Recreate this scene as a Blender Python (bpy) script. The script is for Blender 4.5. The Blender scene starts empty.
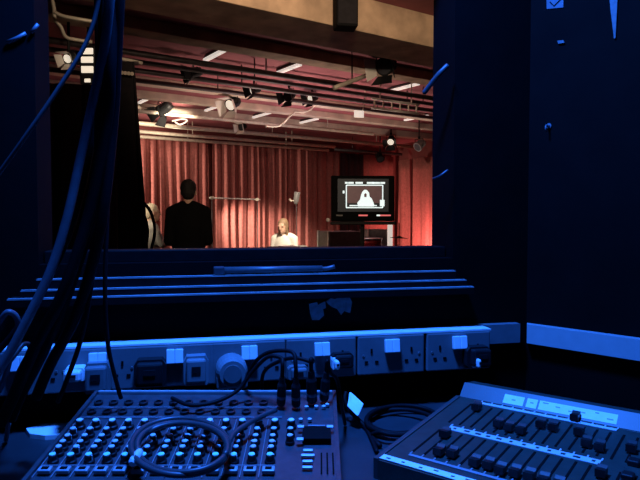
import bpy, bmesh, math, random
from mathutils import Vector, Matrix, Euler
from mathutils import noise as mnoise
random.seed(7)
SC = bpy.context.scene
COL = SC.collection
PI = math.pi

# ------------------------------------------------------------------ camera
F = 600.0
PITCH = math.atan(25.0 / F)
CAM = Vector((0, 0, 1.36))
cd = bpy.data.cameras.new('camera'); cam = bpy.data.objects.new('camera', cd); COL.objects.link(cam)
cd.sensor_width = 36.0; cd.lens = 36.0 * F / 640.0; cd.clip_start = 0.02; cd.clip_end = 100
cam.location = CAM; cam.rotation_euler = (PI / 2 - PITCH, 0, 0)
SC.camera = cam
# ------------------------------------------------------------------ world, exposure
w = bpy.data.worlds.new('world'); SC.world = w; w.use_nodes = True
w.node_tree.nodes['Background'].inputs[0].default_value = (0.004, 0.006, 0.02, 1)
w.node_tree.nodes['Background'].inputs[1].default_value = 0.05
vs = SC.view_settings
vs.view_transform = 'Standard'; vs.look = 'None'; vs.gamma = 1.0; vs.exposure = 0.0
vs.use_curve_mapping = False

# ------------------------------------------------------------------ frames of the two rooms
A_B = math.atan(0.216)                                   # booth window wall, turned 12 degrees
BW = Vector((math.cos(A_B), math.sin(A_B), 0)); BM = Vector((-math.sin(A_B), math.cos(A_B), 0))
BO = Vector((0, 1.255, 0))
A1 = Vector((.826, .563, 0)).normalized(); A2 = Vector((-.563, .826, 0)).normalized()
A_S = math.atan2(A1.y, A1.x)
K = Vector((1.77, 14.16, 0))                             # far right corner of the studio
ZS = 3.01                                                # studio ceiling
def B(s, t, z=0.0): return BO + BW * s + BM * t + Vector((0, 0, z))
def S(p, q, z=0.0): return K - A1 * p - A2 * q + Vector((0, 0, z))
def ray(px, py):
    u = (px - 320) / F; v = (py - 240) / F
    return Vector((u, math.cos(PITCH) - v * math.sin(PITCH), -math.sin(PITCH) - v * math.cos(PITCH)))
def at(px, py, Y):
    d = ray(px, py); return CAM + d * (Y / d.y)
def onz(px, py, z):
    d = ray(px, py); return CAM + d * ((z - CAM.z) / d.z)
def wall(px, py, t=0.0):
    d = ray(px, py); k = ((BO + BM * t - CAM).dot(BM)) / d.dot(BM); return CAM + d * k
def wall_s(px, t=0.0, py=215): return (wall(px, py, t) - BO).dot(BW)

# ------------------------------------------------------------------ lights
def lamp(name, kind, loc, power, color, target=None, size=.1, angle=60, blend=.5):
    d = bpy.data.lights.new(name, kind); d.energy = power; d.color = color
    if kind == 'AREA': d.shape = 'DISK'; d.size = size
    else: d.shadow_soft_size = size
    if kind == 'SPOT': d.spot_size = math.radians(angle); d.spot_blend = blend
    o = bpy.data.objects.new(name, d); COL.objects.link(o); o.location = loc
    if target is not None:
        o.rotation_euler = (Vector(target) - Vector(loc)).to_track_quat('-Z', 'Y').to_euler()
    return o
BLUE = (.022, .165, 1.0)
lamp('booth_lamp', 'AREA', (-.10, .85, 2.48), 86.0, BLUE, (-.08, .86, 1.0), .24)
WARM = (1.0, .74, .50)
HOT = (1.0, .84, .62)
lamp('curtain_wash', 'SPOT', S(8.3, .85, 2.2), 640, HOT, S(5.7, .2, 1.3), .04, 70, .8)
lamp('sitter_spot', 'SPOT', S(5.0, 4.3, 2.72), 640, HOT, S(4.0, 1.5, .75), .06, 42, .9)
lamp('curtain_cross', 'SPOT', S(5.3, 1.05, 1.9), 420, HOT, S(3.3, .2, .45), .04, 50, .9)
lamp('corner_glow', 'SPOT', S(.75, 1.6, .55), 130, (1.0, .36, .30), S(0, .75, 1.0), .1, 120, .8)
lamp('grid_pipe_lamp', 'SPOT', S(6.2, 3.3, 2.4), 380, HOT, S(6.3, 1.7, 2.93), .05, 40, .8)
lamp('ceiling_fill_middle', 'SPOT', S(5.4, 4.2, 1.3), 125, (1.0, .74, .62), S(5.4, 4.0, 3), .2, 130, .8)  # unseen upward fill, added to brighten the ceiling
lamp('beam_lamp', 'SPOT', S(8.2, 9.3, 2.68), 250, (1.0, .74, .50), S(6.9, 6.9, 2.9), .12, 90, .9)
lamp('ceiling_fill_right', 'SPOT', S(3.0, 3.4, 1.3), 60, (1.0, .74, .62), S(3.0, 3.4, 3), .2, 130, .8)  # second added upward fill, for the right part of the ceiling
lamp('studio_fill', 'POINT', S(4.5, 3.0, 2.4), 9, (1.0, .72, .85), None, .4)  # added pinkish fill without a fixture, lifts the curtain shadows
lamp('rail_fill', 'POINT', S(5.7, 1.0, 2.55), 9, HOT, None, .06)  # added fill that brightens the curtain rails
lamp('fair_person_fill', 'SPOT', S(8.7, 3.7, 2.6), 200, HOT, S(6.95, 3.2, 1.4), .05, 24, .7)  # added spot, brightens the fair haired person

# ------------------------------------------------------------------ materials
def mat(name, col, rough=.6, metal=0.0, var=.12, scale=30.0, bump=0.0, emit=None, estr=0.0, spec=.5):
    m = bpy.data.materials.new(name); m.use_nodes = True
    nt = m.node_tree; b = nt.nodes['Principled BSDF']
    b.inputs['Roughness'].default_value = rough; b.inputs['Metallic'].default_value = metal
    b.inputs['Specular IOR Level'].default_value = spec
    tc = nt.nodes.new('ShaderNodeTexCoord'); nz = nt.nodes.new('ShaderNodeTexNoise')
    nz.inputs['Scale'].default_value = scale; nz.inputs['Detail'].default_value = 4
    nt.links.new(tc.outputs['Object'], nz.inputs['Vector'])
    cr = nt.nodes.new('ShaderNodeValToRGB')
    cr.color_ramp.elements[0].position = .3; cr.color_ramp.elements[1].position = .7
    cr.color_ramp.elements[0].color = tuple(max(0, c * (1 - var)) for c in col) + (1,)
    cr.color_ramp.elements[1].color = tuple(min(1, c * (1 + var)) for c in col) + (1,)
    nt.links.new(nz.outputs['Fac'], cr.inputs['Fac']); nt.links.new(cr.outputs['Color'], b.inputs['Base Color'])
    if bump:
        bp = nt.nodes.new('ShaderNodeBump'); bp.inputs['Strength'].default_value = bump; bp.inputs['Distance'].default_value = .01
        nt.links.new(nz.outputs['Fac'], bp.inputs['Height']); nt.links.new(bp.outputs['Normal'], b.inputs['Normal'])
    if emit:
        b.inputs['Emission Color'].default_value = tuple(emit) + (1,); b.inputs['Emission Strength'].default_value = estr
    return m
M = {}
M['black_wall'] = mat('black_wall_paint', (.0014, .0011, .0011), .8, 0, .3, 12, .15, spec=.06)
M['side_wall'] = mat('dark_side_paint', (.004, .002, .0018), .8, 0, .25, 10, .15, spec=.06)
M['sill'] = mat('dark_gloss_wood', (.002, .002, .002), .55, 0, .3, 40, .1, spec=.15)
M['white_plastic'] = mat('white_plastic', (.2, .21, .22), .4, 0, .05, 60)
M['plate'] = mat('socket_plate', (.15, .155, .165), .45, 0, .07, 50)
M['rocker'] = mat('socket_rocker', (.85, .86, .88), .35, 0, .03, 60)
M['dark_plastic'] = mat('dark_plastic', (.01, .01, .011), .5, 0, .2, 60, spec=.25)
M['lit_edge'] = mat('lit_edge_pale', (.28, .29, .30), .4, 0, .25, 25)  # light on the sill edges, put into the colour
M['trunk'] = mat('trunk_white', (.36, .37, .38), .45, 0, .05, 40)
M['slot'] = mat('slot_black', (.003, .003, .003), .8, 0, .2, 60, spec=.1)
M['desk'] = mat('desk_laminate', (.026, .029, .032), .5, 0, .25, 18, .05)
M['mixer'] = mat('mixer_grey_enamel', (.042, .042, .046), .42, 0, .25, 70, .05)
M['mixer_edge'] = mat('mixer_edge_grey', (.34, .35, .36), .35, 0, .1, 70)
M['knob'] = mat('knob_black', (.009, .009, .010), .4, 0, .2, 80)
M['cap_white'] = mat('cap_white', (.9, .92, .9), .3, 0, .03, 80)
M['cap_grey'] = mat('cap_grey', (.62, .64, .68), .3, 0, .05, 80)
M['cap_green'] = mat('cap_green', (.5, .95, .7), .3, 0, .05, 80)
M['rod_grey'] = mat('rod_grey', (.07, .07, .075), .4, 0, .15, 60)
M['print'] = mat('silk_print', (.25, .26, .28), .5, 0, .1, 80)
M['cable'] = mat('cable_rubber', (.005, .005, .006), .6, 0, .2, 90, spec=.12)
M['cable_light'] = mat('cable_grey', (.12, .12, .14), .38, 0, .15, 60)
M['cable_mid'] = mat('cable_dark_grey', (.04, .04, .045), .4, 0, .15, 60)
M['steel'] = mat('brushed_steel', (.55, .55, .57), .3, .9, .1, 80)
M['console'] = mat('console_grey', (.022, .034, .028), .5, 0, .2, 50, .05)
M['console_rim'] = mat('console_rim', (.045, .05, .05), .45, 0, .1, 50)
M['paper'] = mat('paper_white', (.93, .94, .93), .7, 0, .05, 60)
M['tape'] = mat('old_tape', (.12, .12, .13), .6, 0, .3, 90)
M['ceiling'] = mat('maroon_ceiling', (.36, .105, .125), .8, 0, .25, 3, .1)
M['beam'] = mat('pale_timber', (.42, .29, .19), .75, 0, .35, 5, .3)
M['rib'] = mat('pale_plaster', (.62, .51, .41), .75, 0, .25, 4, .1)
M['studio_wall'] = mat('studio_wall_maroon', (.22, .045, .045), .8, 0, .2, 6, .1)
M['studio_dark'] = mat('studio_wall_black', (.02, .018, .02), .8, 0, .2, 6)
M['floor'] = mat('studio_floor', (.07, .055, .05), .5, 0, .25, 8)
M['carpet'] = mat('booth_carpet', (.03, .03, .035), .95, 0, .3, 60, .3)
M['red_cloth'] = mat('red_velvet', (.38, .12, .11), .85, 0, .18, 25, .12, spec=.2)
M['maroon_cloth'] = mat('dark_plum_cloth', (.05, .02, .027), .9, 0, .2, 30, .1, spec=.15)
M['black_cloth'] = mat('black_cloth', (.012, .011, .013), .9, 0, .2, 30, .1, spec=.15)
M['pipe_dark'] = mat('pipe_dark', (.07, .055, .06), .5, .3, .2, 20)
M['pipe_pale'] = mat('pipe_pale', (.62, .55, .45), .45, .1, .15, 20)
M['black_metal'] = mat('black_metal', (.009, .009, .010), .55, 0, .2, 40, spec=.2)
M['hair_brown'] = mat('hair_brown', (.22, .14, .08), .6, 0, .25, 120, .3)
M['pale_glow'] = mat('glow_white', (.85, .8, .74), .4, 0, .03, 20, 0, (1, .88, .78), .6)  # added glow that whitens battens, sign plate and upright panel
M['tube_white'] = mat('white_batten', (.8, .74, .68), .5, 0, .05, 20)
M['lens'] = mat('lit_lens', (.9, .85, .75), .3, 0, .02, 20, 0, (1, .88, .7), .7)
M['lens_dark'] = mat('dark_lens', (.05, .05, .06), .15, 0, .05, 20)
M['skin'] = mat('skin', (.55, .33, .24), .55, 0, .08, 40)
M['hair_dark'] = mat('hair_dark', (.004, .003, .003), .8, 0, .3, 120, .3)
M['hair_fair'] = mat('hair_fair', (.78, .68, .5), .6, 0, .25, 120, .3)
M['jacket_black'] = mat('jacket_black', (.004, .004, .0045), .9, 0, .2, 60, .1, spec=.1)
M['trousers_black'] = mat('trousers_black', (.01, .01, .012), .9, 0, .2, 60, .1, spec=.1)
M['top_white'] = mat('top_white', (.8, .78, .72), .8, 0, .06, 40, .1)
M['top_grey'] = mat('top_grey', (.42, .4, .36), .8, 0, .1, 40, .1)
M['grey_cloth'] = mat('grey_upholstery', (.2, .18, .17), .9, 0, .2, 50, .2)
M['eye'] = mat('eye_dark', (.02, .015, .012), .2, 0, .1, 40)
M['screen'] = mat('screen_black', (.006, .006, .007), .5, 0, .1, 20, 0, (.02, .025, .03), .3)
M['screen_white'] = mat('screen_white', (.8, .85, .85), .4, 0, .02, 20, 0, (.78, .95, .95), .9)
M['screen_red'] = mat('screen_red', (.6, .1, .1), .4, 0, .02, 20, 0, (1, .2, .2), .6)
M['screen_brown'] = mat('screen_brown', (.1, .05, .05), .4, 0, .2, 20, 0, (.1, .05, .05), .6)
M['red_lacquer'] = mat('red_lacquer', (.5, .03, .03), .25, 0, .1, 20)
M['bronze'] = mat('cymbal_bronze', (.3, .2, .09), .35, .9, .2, 30)
M['case_grey'] = mat('case_grey', (.16, .15, .15), .55, 0, .2, 20)
M['ring_green'] = mat('ring_green', (.35, .5, .42), .4, 0, .1, 40)

# ------------------------------------------------------------------ mesh helpers
def frame_from(d):
    d = Vector(d).normalized(); a = Vector((0, 0, 1)) if abs(d.z) < .95 else Vector((1, 0, 0))
    x = a.cross(d).normalized(); return x, d.cross(x).normalized()
class MB:
    def __init__(self): self.bm = bmesh.new(); self.mi = 0
    def face(self, vs):
        try:
            f = self.bm.faces.new(vs); f.material_index = self.mi; return f
        except ValueError: return None
    def box(self, c, size, rot=None, bevel=0.0):
        R = rot if rot is not None else Matrix.Identity(3)
        hx, hy, hz = size[0] / 2, size[1] / 2, size[2] / 2
        vs = [self.bm.verts.new(Vector(c) + R @ Vector((sx * hx, sy * hy, sz * hz))) for sx in (-1, 1) for sy in (-1, 1) for sz in (-1, 1)]
        fs = []
        for q in ((0, 1, 3, 2), (4, 6, 7, 5), (0, 4, 5, 1), (2, 3, 7, 6), (0, 2, 6, 4), (1, 5, 7, 3)):
            fs.append(self.face([vs[i] for i in q]))
        if bevel:
            es = list({e for f in fs for e in f.edges})
            bmesh.ops.bevel(self.bm, geom=es, offset=bevel, segments=2, affect='EDGES', profile=.5)
        return self
    def prism(self, pts, ext):                       # planar polygon pts (3D), extruded by vector ext
        e = Vector(ext); n = len(pts)
        a = [self.bm.verts.new(Vector(p)) for p in pts]; b = [self.bm.verts.new(Vector(p) + e) for p in pts]
        self.face(a[::-1]); self.face(b)
        for i in range(n): self.face([a[i], a[(i + 1) % n], b[(i + 1) % n], b[i]])
        return self
    def tube(self, pts, r, seg=8, caps=True, closed=False):
        pts = [Vector(p) for p in pts]; n = len(pts)
        rs = r if isinstance(r, (list, tuple)) else [r] * n
        rings = []; px = None
        for i, p in enumerate(pts):
            if closed: d = pts[(i + 1) % n] - pts[i - 1]
            else: d = pts[min(i + 1, n - 1)] - pts[max(i - 1, 0)]
            d.normalize()
            if px is None: x, y = frame_from(d)
            else:
                x = px - d * px.dot(d)
                if x.length < 1e-6: x, _ = frame_from(d)
                x.normalize(); y = d.cross(x)
            px = x
            rings.append([self.bm.verts.new(p + (x * math.cos(2 * PI * k / seg) + y * math.sin(2 * PI * k / seg)) * rs[i]) for k in range(seg)])
        m = n if closed else n - 1
        for i in range(m):
            a, b = rings[i], rings[(i + 1) % n]
            for k in range(seg): self.face([a[k], a[(k + 1) % seg], b[(k + 1) % seg], b[k]])
        if caps and not closed: self.face(rings[0][::-1]); self.face(rings[-1])
        return self
    def lathe(self, prof, o=(0, 0, 0), axis=(0, 0, 1), seg=20):   # prof: (r, h)
        o = Vector(o); d = Vector(axis).normalized(); x, y = frame_from(d); rings = []
        for r, h in prof:
            if r < 1e-6: rings.append([self.bm.verts.new(o + d * h)])
            else: rings.append([self.bm.verts.new(o + d * h + (x * math.cos(2 * PI * k / seg) + y * math.sin(2 * PI * k / seg)) * r) for k in range(seg)])
        for a, b in zip(rings, rings[1:]):
            for k in range(seg):
                k2 = (k + 1) % seg
                if len(a) == 1 and len(b) == 1: continue
                if len(a) == 1: self.face([a[0], b[k2], b[k]])
                elif len(b) == 1: self.face([a[k], a[k2], b[0]])
                else: self.face([a[k], a[k2], b[k2], b[k]])
        if len(rings[0]) > 1: self.face(rings[0][::-1])
        if len(rings[-1]) > 1: self.face(rings[-1])
        return self
    def ball(self, c, r, seg=16, rot=None):
        rr = r if isinstance(r, (tuple, list)) else (r, r, r)
        R = rot if rot is not None else Matrix.Identity(3)
        c = Vector(c); n = seg // 2; rings = []
        for i in range(n + 1):
            th = PI * i / n
            if i in (0, n): rings.append([self.bm.verts.new(c + R @ Vector((0, 0, rr[2] * math.cos(th))))])
            else: rings.append([self.bm.verts.new(c + R @ Vector((rr[0] * math.sin(th) * math.cos(2 * PI * k / seg), rr[1] * math.sin(th) * math.sin(2 * PI * k / seg), rr[2] * math.cos(th)))) for k in range(seg)])
        for a, b in zip(rings, rings[1:]):
            for k in range(seg):
                k2 = (k + 1) % seg
                if len(a) == 1: self.face([a[0], b[k], b[k2]])
                elif len(b) == 1: self.face([a[k], b[0], a[k2]])
                else: self.face([a[k], b[k], b[k2], a[k2]])
        return self
    def loft(self, secs, seg=20):                    # secs: (center, rx, ry) in planes of constant z
        rings = [[self.bm.verts.new(Vector(c) + Vector((rx * math.cos(2 * PI * k / seg), ry * math.sin(2 * PI * k / seg), 0))) for k in range(seg)] for c, rx, ry in secs]
        for a, b in zip(rings, rings[1:]):
            for k in range(seg): self.face([a[k], a[(k + 1) % seg], b[(k + 1) % seg], b[k]])
        self.face(rings[0][::-1]); self.face(rings[-1])
        return self
    def mesh(self, name, smooth=False):
        bmesh.ops.recalc_face_normals(self.bm, faces=self.bm.faces)
        me = bpy.data.meshes.new(name); self.bm.to_mesh(me); self.bm.free()
        if smooth:
            for p in me.polygons: p.use_smooth = True
        return me
    def build(self, name, mats, parent=None, smooth=False, recentre=True, loc=None):
        me = self.mesh(name, smooth)
        for m in (mats if isinstance(mats, (list, tuple)) else [mats]): me.materials.append(m)
        o = bpy.data.objects.new(name, me); COL.objects.link(o)
        if parent is not None: o.parent = parent
        elif recentre and len(me.vertices):
            xs = [v.co for v in me.vertices]
            c = Vector((sum(v.x for v in xs) / len(xs), sum(v.y for v in xs) / len(xs), min(v.z for v in xs)))
            me.transform(Matrix.Translation(-c)); o.location = c
        if loc is not None: o.location = loc
        return o
def tag(o, label, cat, group=None):
    o['label'] = label; o['category'] = cat
    if group: o['group'] = group
    return o
def thing(name, label, cat, loc=(0, 0, 0), rz=0.0, group=None):
    o = bpy.data.objects.new(name, None); COL.objects.link(o); o.empty_display_size = .05
    o.location = loc; o.rotation_euler = (0, 0, rz); return tag(o, label, cat, group)
def struct(o): o['kind'] = 'structure'; return o
def dup(root, loc, rot=None, label=None, group=None):
    r = root.copy(); COL.objects.link(r); r.location = loc
    if rot is not None: r.rotation_euler = rot
    if label: r['label'] = label
    if group: r['group'] = group
    for ch in list(root.children):
        c = ch.copy(); COL.objects.link(c); c.parent = r
        for g in list(ch.children):
            d = g.copy(); COL.objects.link(d); d.parent = c
    return r
def inst(o, parent, loc, rot=None, name=None):       # a copy of one part with its sub-parts
    c = o.copy(); COL.objects.link(c); c.parent = parent; c.location = loc
    if rot is not None: c.rotation_euler = rot
    for g in list(o.children):
        d = g.copy(); COL.objects.link(d); d.parent = c
    return c
def smooth_path(pts, n=8):                            # Catmull-Rom
    P = [Vector(p) for p in pts]; P = [P[0] * 2 - P[1]] + P + [P[-1] * 2 - P[-2]]; out = []
    for i in range(1, len(P) - 2):
        for k in range(n):
            t = k / n; a, b, c, d = P[i - 1], P[i], P[i + 1], P[i + 2]
            out.append(.5 * (2 * b + (c - a) * t + (2 * a - 5 * b + 4 * c - d) * t * t + (3 * b - a - 3 * c + d) * t ** 3))
    out.append(P[-2]); return out
def cable(name, pts, r, m, label, n=8, cat='cable', group=None, seg=8):
    return tag(MB().tube(smooth_path(pts, n), r, seg).build(name, m, None, True), label, cat, group)
def rotz(a): return Matrix.Rotation(a, 3, 'Z')
RB = rotz(A_B); RS = rotz(A_S)

# ================================================================== SETTING: booth
S0, S1 = wall_s(52, .12), wall_s(432, .12)              # window opening
ZB, ZT = CAM.z - .095, CAM.z + .62
CORN = wall_s(528)                                       # booth corner
SL, SR = -4.6, 9.4
def wbox(mb, s0, s1, t0, t1, z0, z1, bevel=0):
    mb.box(B((s0 + s1) / 2, (t0 + t1) / 2, (z0 + z1) / 2), (s1 - s0, t1 - t0, z1 - z0), RB, bevel); return mb
wb = MB()
wbox(wb, SL, S0, 0, .12, 0, ZS); wbox(wb, S1, SR, 0, .12, 0, ZS)
wbox(wb, S0, S1, 0, .12, 0, ZB); wbox(wb, S0, S1, 0, .12, ZT, ZS)
struct(wb.build('wall_front', M['black_wall']))
# window frame: four dark members set in the opening
fr = MB()
zr = CAM.z - .071
wbox(fr, S0 + .002, S1 - .002, .035, .09, ZB - .001, zr, .002)
struct(fr.build('window_1', M['sill']))
# stepped sill below the window
sl, sr = wall_s(6, -.046, 290), wall_s(468, -.04, 285)
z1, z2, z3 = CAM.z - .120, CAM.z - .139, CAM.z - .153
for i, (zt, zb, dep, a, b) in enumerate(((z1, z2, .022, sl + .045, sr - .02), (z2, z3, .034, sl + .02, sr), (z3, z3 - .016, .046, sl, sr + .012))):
    mb = MB(); wbox(mb, a, b, -dep, -.0005, zb, zt - .0012); mb.mi = 1; wbox(mb, a, b, -dep - .0006, -dep + .013, zt - .0032, zt, .0008); struct(mb.build('trim_%d' % (i + 1), [M['sill'], M['lit_edge']]))  # pale front strips paint the light caught by the ledge edges
# right angled wall
C0 = B(CORN, 0); RD = Vector((.707, -.707, 0)); RN = Vector((-.707, -.707, 0)); RR = rotz(math.atan2(RD.y, RD.x))
ZF, ZC = .2, 2.55
C1 = C0 + RD * 2.2
wr = MB(); wr.prism([C0, C1, C1 - RN * .1, C0 - RN * .1 + RD * .1], (0, 0, ZS)); struct(wr.build('wall_right', M['side_wall']))
LW = B(-1.3, 0)
wl = MB(); wl.prism([LW, LW + Vector((-.1, -2.9, 0)), LW + Vector((-.2, -2.9, 0)), LW + Vector((-.1, 0, 0))], (0, 0, ZS)); struct(wl.build('wall_left', M['black_wall']))
P3 = Vector((C1.x, -1.9, 0)); P4 = LW + Vector((-.1, -2.9, 0))
wk = MB(); wk.prism([P4, P3, P3 + Vector((0, -.1, 0)), P4 + Vector((0, -.1, 0))], (0, 0, ZS)); struct(wk.build('wall_back', M['black_wall']))
ws = MB(); ws.prism([C1, P3, P3 + Vector((.1, 0, 0)), C1 + Vector((.1, 0, 0))], (0, 0, ZS)); struct(ws.build('wall_side', M['side_wall']))
poly = [LW, C0, C1, P3, P4]
struct(MB().prism([p + Vector((0, 0, ZF - .1)) for p in poly], (0, 0, .1)).build('floor_booth', M['carpet']))
struct(MB().prism([p + Vector((0, 0, ZC)) for p in poly], (0, 0, .1)).build('ceiling_booth', M['black_wall']))

# ================================================================== SETTING: studio
far = 13.0
f_in = B(SR, .12); g_in = B(SL, .12)
def sp(p): return (K - p).dot(A1), (K - p).dot(A2)
qR = sp(B(SR, .12))[1]; qL = sp(B(SL, .12))[1]
pts = [S(0, 0), S(0, qR), S(far, qL), S(far, 0)]
struct(MB().prism([p + Vector((0, 0, -.1)) for p in pts], (0, 0, .1)).build('floor', M['floor']))
struct(MB().prism([p + Vector((0, 0, ZS)) for p in pts], (0, 0, .15)).build('ceiling', M['ceiling']))
def sbox(mb, p0, p1, q0, q1, z0, z1, bevel=0):
    mb.box(S((p0 + p1) / 2, (q0 + q1) / 2, (z0 + z1) / 2), (p1 - p0, q1 - q0, z1 - z0), RS, bevel); return mb
struct(sbox(MB(), -.15, far + .15, -.15, 0, 0, ZS).build('wall_studio_back', M['studio_wall']))
struct(sbox(MB(), -.15, 0, 0, qR, 0, ZS).build('wall_studio_right', M['studio_wall']))
struct(sbox(MB(), far, far + .15, 0, qL, 0, ZS).build('wall_studio_left', M['studio_dark']))
# ceiling beams and ribs run along the curtain
def beam(name, q, wid, dep, m, n, p0=.02, p1=12.9):
    mb = sbox(MB(), p0, p1, q - wid, q, ZS - dep, ZS - .0005, .006)
    o = mb.build(name, m); struct(o); return o
beam('trim_4', 7.07, .50, .26, M['beam'], 4)
beam('trim_5', 5.65, .22, .10, M['beam'], 5)
beam('trim_6', 3.57, .16, .09, M['rib'], 6)
beam('trim_7', 2.76, .16, .09, M['rib'], 7)
beam('trim_8', 1.85, .22, .11, M['rib'], 8)
#@@PART2
# ================================================================== STUDIO THINGS
def pleat(name, a, b, z0, z1, m, label, group=None, amp=.085, wav=.165, seed=0, flare=0.0, cat='curtain', res=.014):
    """a hanging pleated cloth from a to b (plan points), a closed shell with real thickness"""
    a = Vector(a); b = Vector(b); L = (b - a).length; d = (b - a) / L; nrm = Vector((-d.y, d.x, 0))
    n = max(12, int(L / res)); nz = 9; rows = []
    for j in range(nz + 1):
        v = j / nz; z = z0 + (z1 - z0) * v; row = []
        for i in range(n + 1):
            s = L * i / n
            ph = 2 * PI * s / wav + 5.5 * mnoise.noise(Vector((s * 1.9, seed, 0))) + 1.5 * mnoise.noise(Vector((s * 1.4, seed + 5, v * 1.6)))
            am = amp * (.6 + .4 * (1 - v)) * (.6 + 1.5 * abs(mnoise.noise(Vector((s * 1.3, seed + 9, v * .5)))))
            off = am * (math.sin(ph) + .35 * math.sin(2.3 * ph + seed))
            sx = s + flare * (1 - v) * (i / n) + .02 * math.cos(ph)
            row.append(a + d * sx + nrm * off + Vector((0, 0, z)))
        rows.append(row)
    mb = MB(); V = [[mb.bm.verts.new(p) for p in r] for r in rows]
    for j in range(nz):
        for i in range(n): mb.face([V[j][i], V[j][i + 1], V[j + 1][i + 1], V[j + 1][i]])
    o = mb.build(name, m, None, True)
    md = o.modifiers.new('thickness', 'SOLIDIFY'); md.thickness = .006
    return tag(o, label, cat, group)
G = 'red drapes along the back wall'
ZC0, ZC1 = .02, 2.70
def P2(p, q): v = S(p, q); return v
pleat('stage_curtain', P2(8.2, .27), P2(4.82, .27), ZC0, ZC1, M['red_cloth'], 'brightly lit red velvet curtain behind the two people standing on the left', G, seed=1)
pleat('stage_curtain', P2(4.78, .27), P2(2.68, .27), ZC0, ZC1, M['red_cloth'], 'red velvet curtain behind the seated person in white', G, seed=3)
pleat('stage_curtain', P2(2.64, .22), P2(1.78, .22), ZC0, ZC1, M['red_cloth'], 'dim red velvet curtain just left of the black monitor, next to black drape', G, seed=5, amp=.04)
pleat('black_drape', P2(1.74, .18), P2(1.12, .18), ZC0, ZC1, M['maroon_cloth'], 'narrow black drape between red curtains, behind the monitor', seed=8, amp=.04)
pleat('stage_curtain', P2(1.08, .14), P2(.16, .14), ZC0, ZC1, M['red_cloth'], 'plain red curtain in the corner above and behind the monitor', G, seed=11, amp=.022, wav=.4)
pleat('stage_curtain', P2(.11, .22), P2(.11, .64), ZC0, 2.62, M['red_cloth'], 'glowing red side wall drape nearest the corner, right of the monitor', 'red drapes on the side wall', seed=13, amp=.018, wav=.36)
pleat('stage_curtain', P2(.11, .70), P2(.11, 2.6), ZC0, 2.62, M['red_cloth'], 'glowing red side wall drape at the right edge of the window', 'red drapes on the side wall', seed=17, amp=.018, wav=.42)

# pipes of the lighting grid
def pipe(q, z, r, m, label, p0, p1, hang=True, group='pipes of the ceiling grid', name='lighting_bar', n=5):
    t = thing(name, label, 'pipe', S((p0 + p1) / 2, q, z), 0, group)
    off = t.location
    MB().tube([S(p0, q, z) - off, S(p1, q, z) - off], r, 10).build('tube', m, t, True)
    if hang:
        for i in range(n):
            p = p0 + (p1 - p0) * (i + .5) / n
            MB().tube([S(p, q, z + r * .8) - off, S(p, q, ZS) - off], .008, 6).build('hanger', m, t)
    return t
pipe(5.27, CAM.z + 1.45, .028, M['pipe_dark'], 'dark lighting bar nearest the window, in front of two others', .3, 12.5)
pipe(5.02, CAM.z + 1.44, .022, M['pipe_dark'], 'dark lighting bar in the middle of the near group', .3, 12.5)
pipe(4.72, CAM.z + 1.43, .026, M['pipe_dark'], 'dark lighting bar furthest from the window in the near group', .3, 12.5)
pipe(4.1, CAM.z + 1.47, .026, M['pipe_dark'], 'dark lighting bar just before the pale ceiling ribs', .3, 12.5)
pipe(2.35, CAM.z + 1.44, .028, M['pipe_pale'], 'pale bright lighting bar between the pale ceiling ribs', 2.6, 12.5)
pipe(1.25, CAM.z + 1.44, .036, M['pipe_pale'], 'thick pale pipe above the curtain rails', .4, 12.5)
pipe(.62, CAM.z + 1.40, .032, M['pipe_pale'], 'upper pale curtain rail along the red curtains', 2.2, 12.5, name='curtain_rail')
pipe(.40, CAM.z + 1.345, .03, M['pipe_pale'], 'lower pale curtain rail along the red curtains', 2.2, 12.5, name='curtain_rail')
pipe(.55, CAM.z + 1.36, .03, M['pipe_dark'], 'grey pipe continuing the curtain rails toward the corner', .3, 2.15, n=2, name='curtain_rail')

# pale battens fixed across the ceiling
def batten(px, py, L, label, z=CAM.z + 1.6):
    d = ray(px, py); c = CAM + d * ((z - CAM.z) / d.z)
    t = thing('ceiling_batten', label, 'batten', c, A_S, 'pale battens across the ceiling')
    MB().box((0, 0, .0), (.05, L, .03), None, .006).build('tube_cover', M['pale_glow'], t)  # glow added to make the battens read white
    MB().box((0, 0, .0285), (.035, L * .9, .027)).build('mounting', M['pipe_dark'], t)
for px, py, L, lb in ((145, 100, .5, 'pale batten nearest the black drape on left'), (213, 108, .55, 'pale batten beside the lantern with square bright frame'),
                      (262, 115, .6, 'pale batten above the middle of the red curtains'), (308, 121, .6, 'pale batten below the white curly cable'),
                      (416, 118, .55, 'pale batten at the far right of the ceiling grid'), (215, 55, .5, 'dim batten on the maroon ceiling near the second beam, left'),
                      (288, 69, .5, 'dim batten on the maroon ceiling near the second beam, centre'), (402, 88, .6, 'pale batten right of the black barn door lantern')):
    batten(px, py, L, lb)

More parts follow.
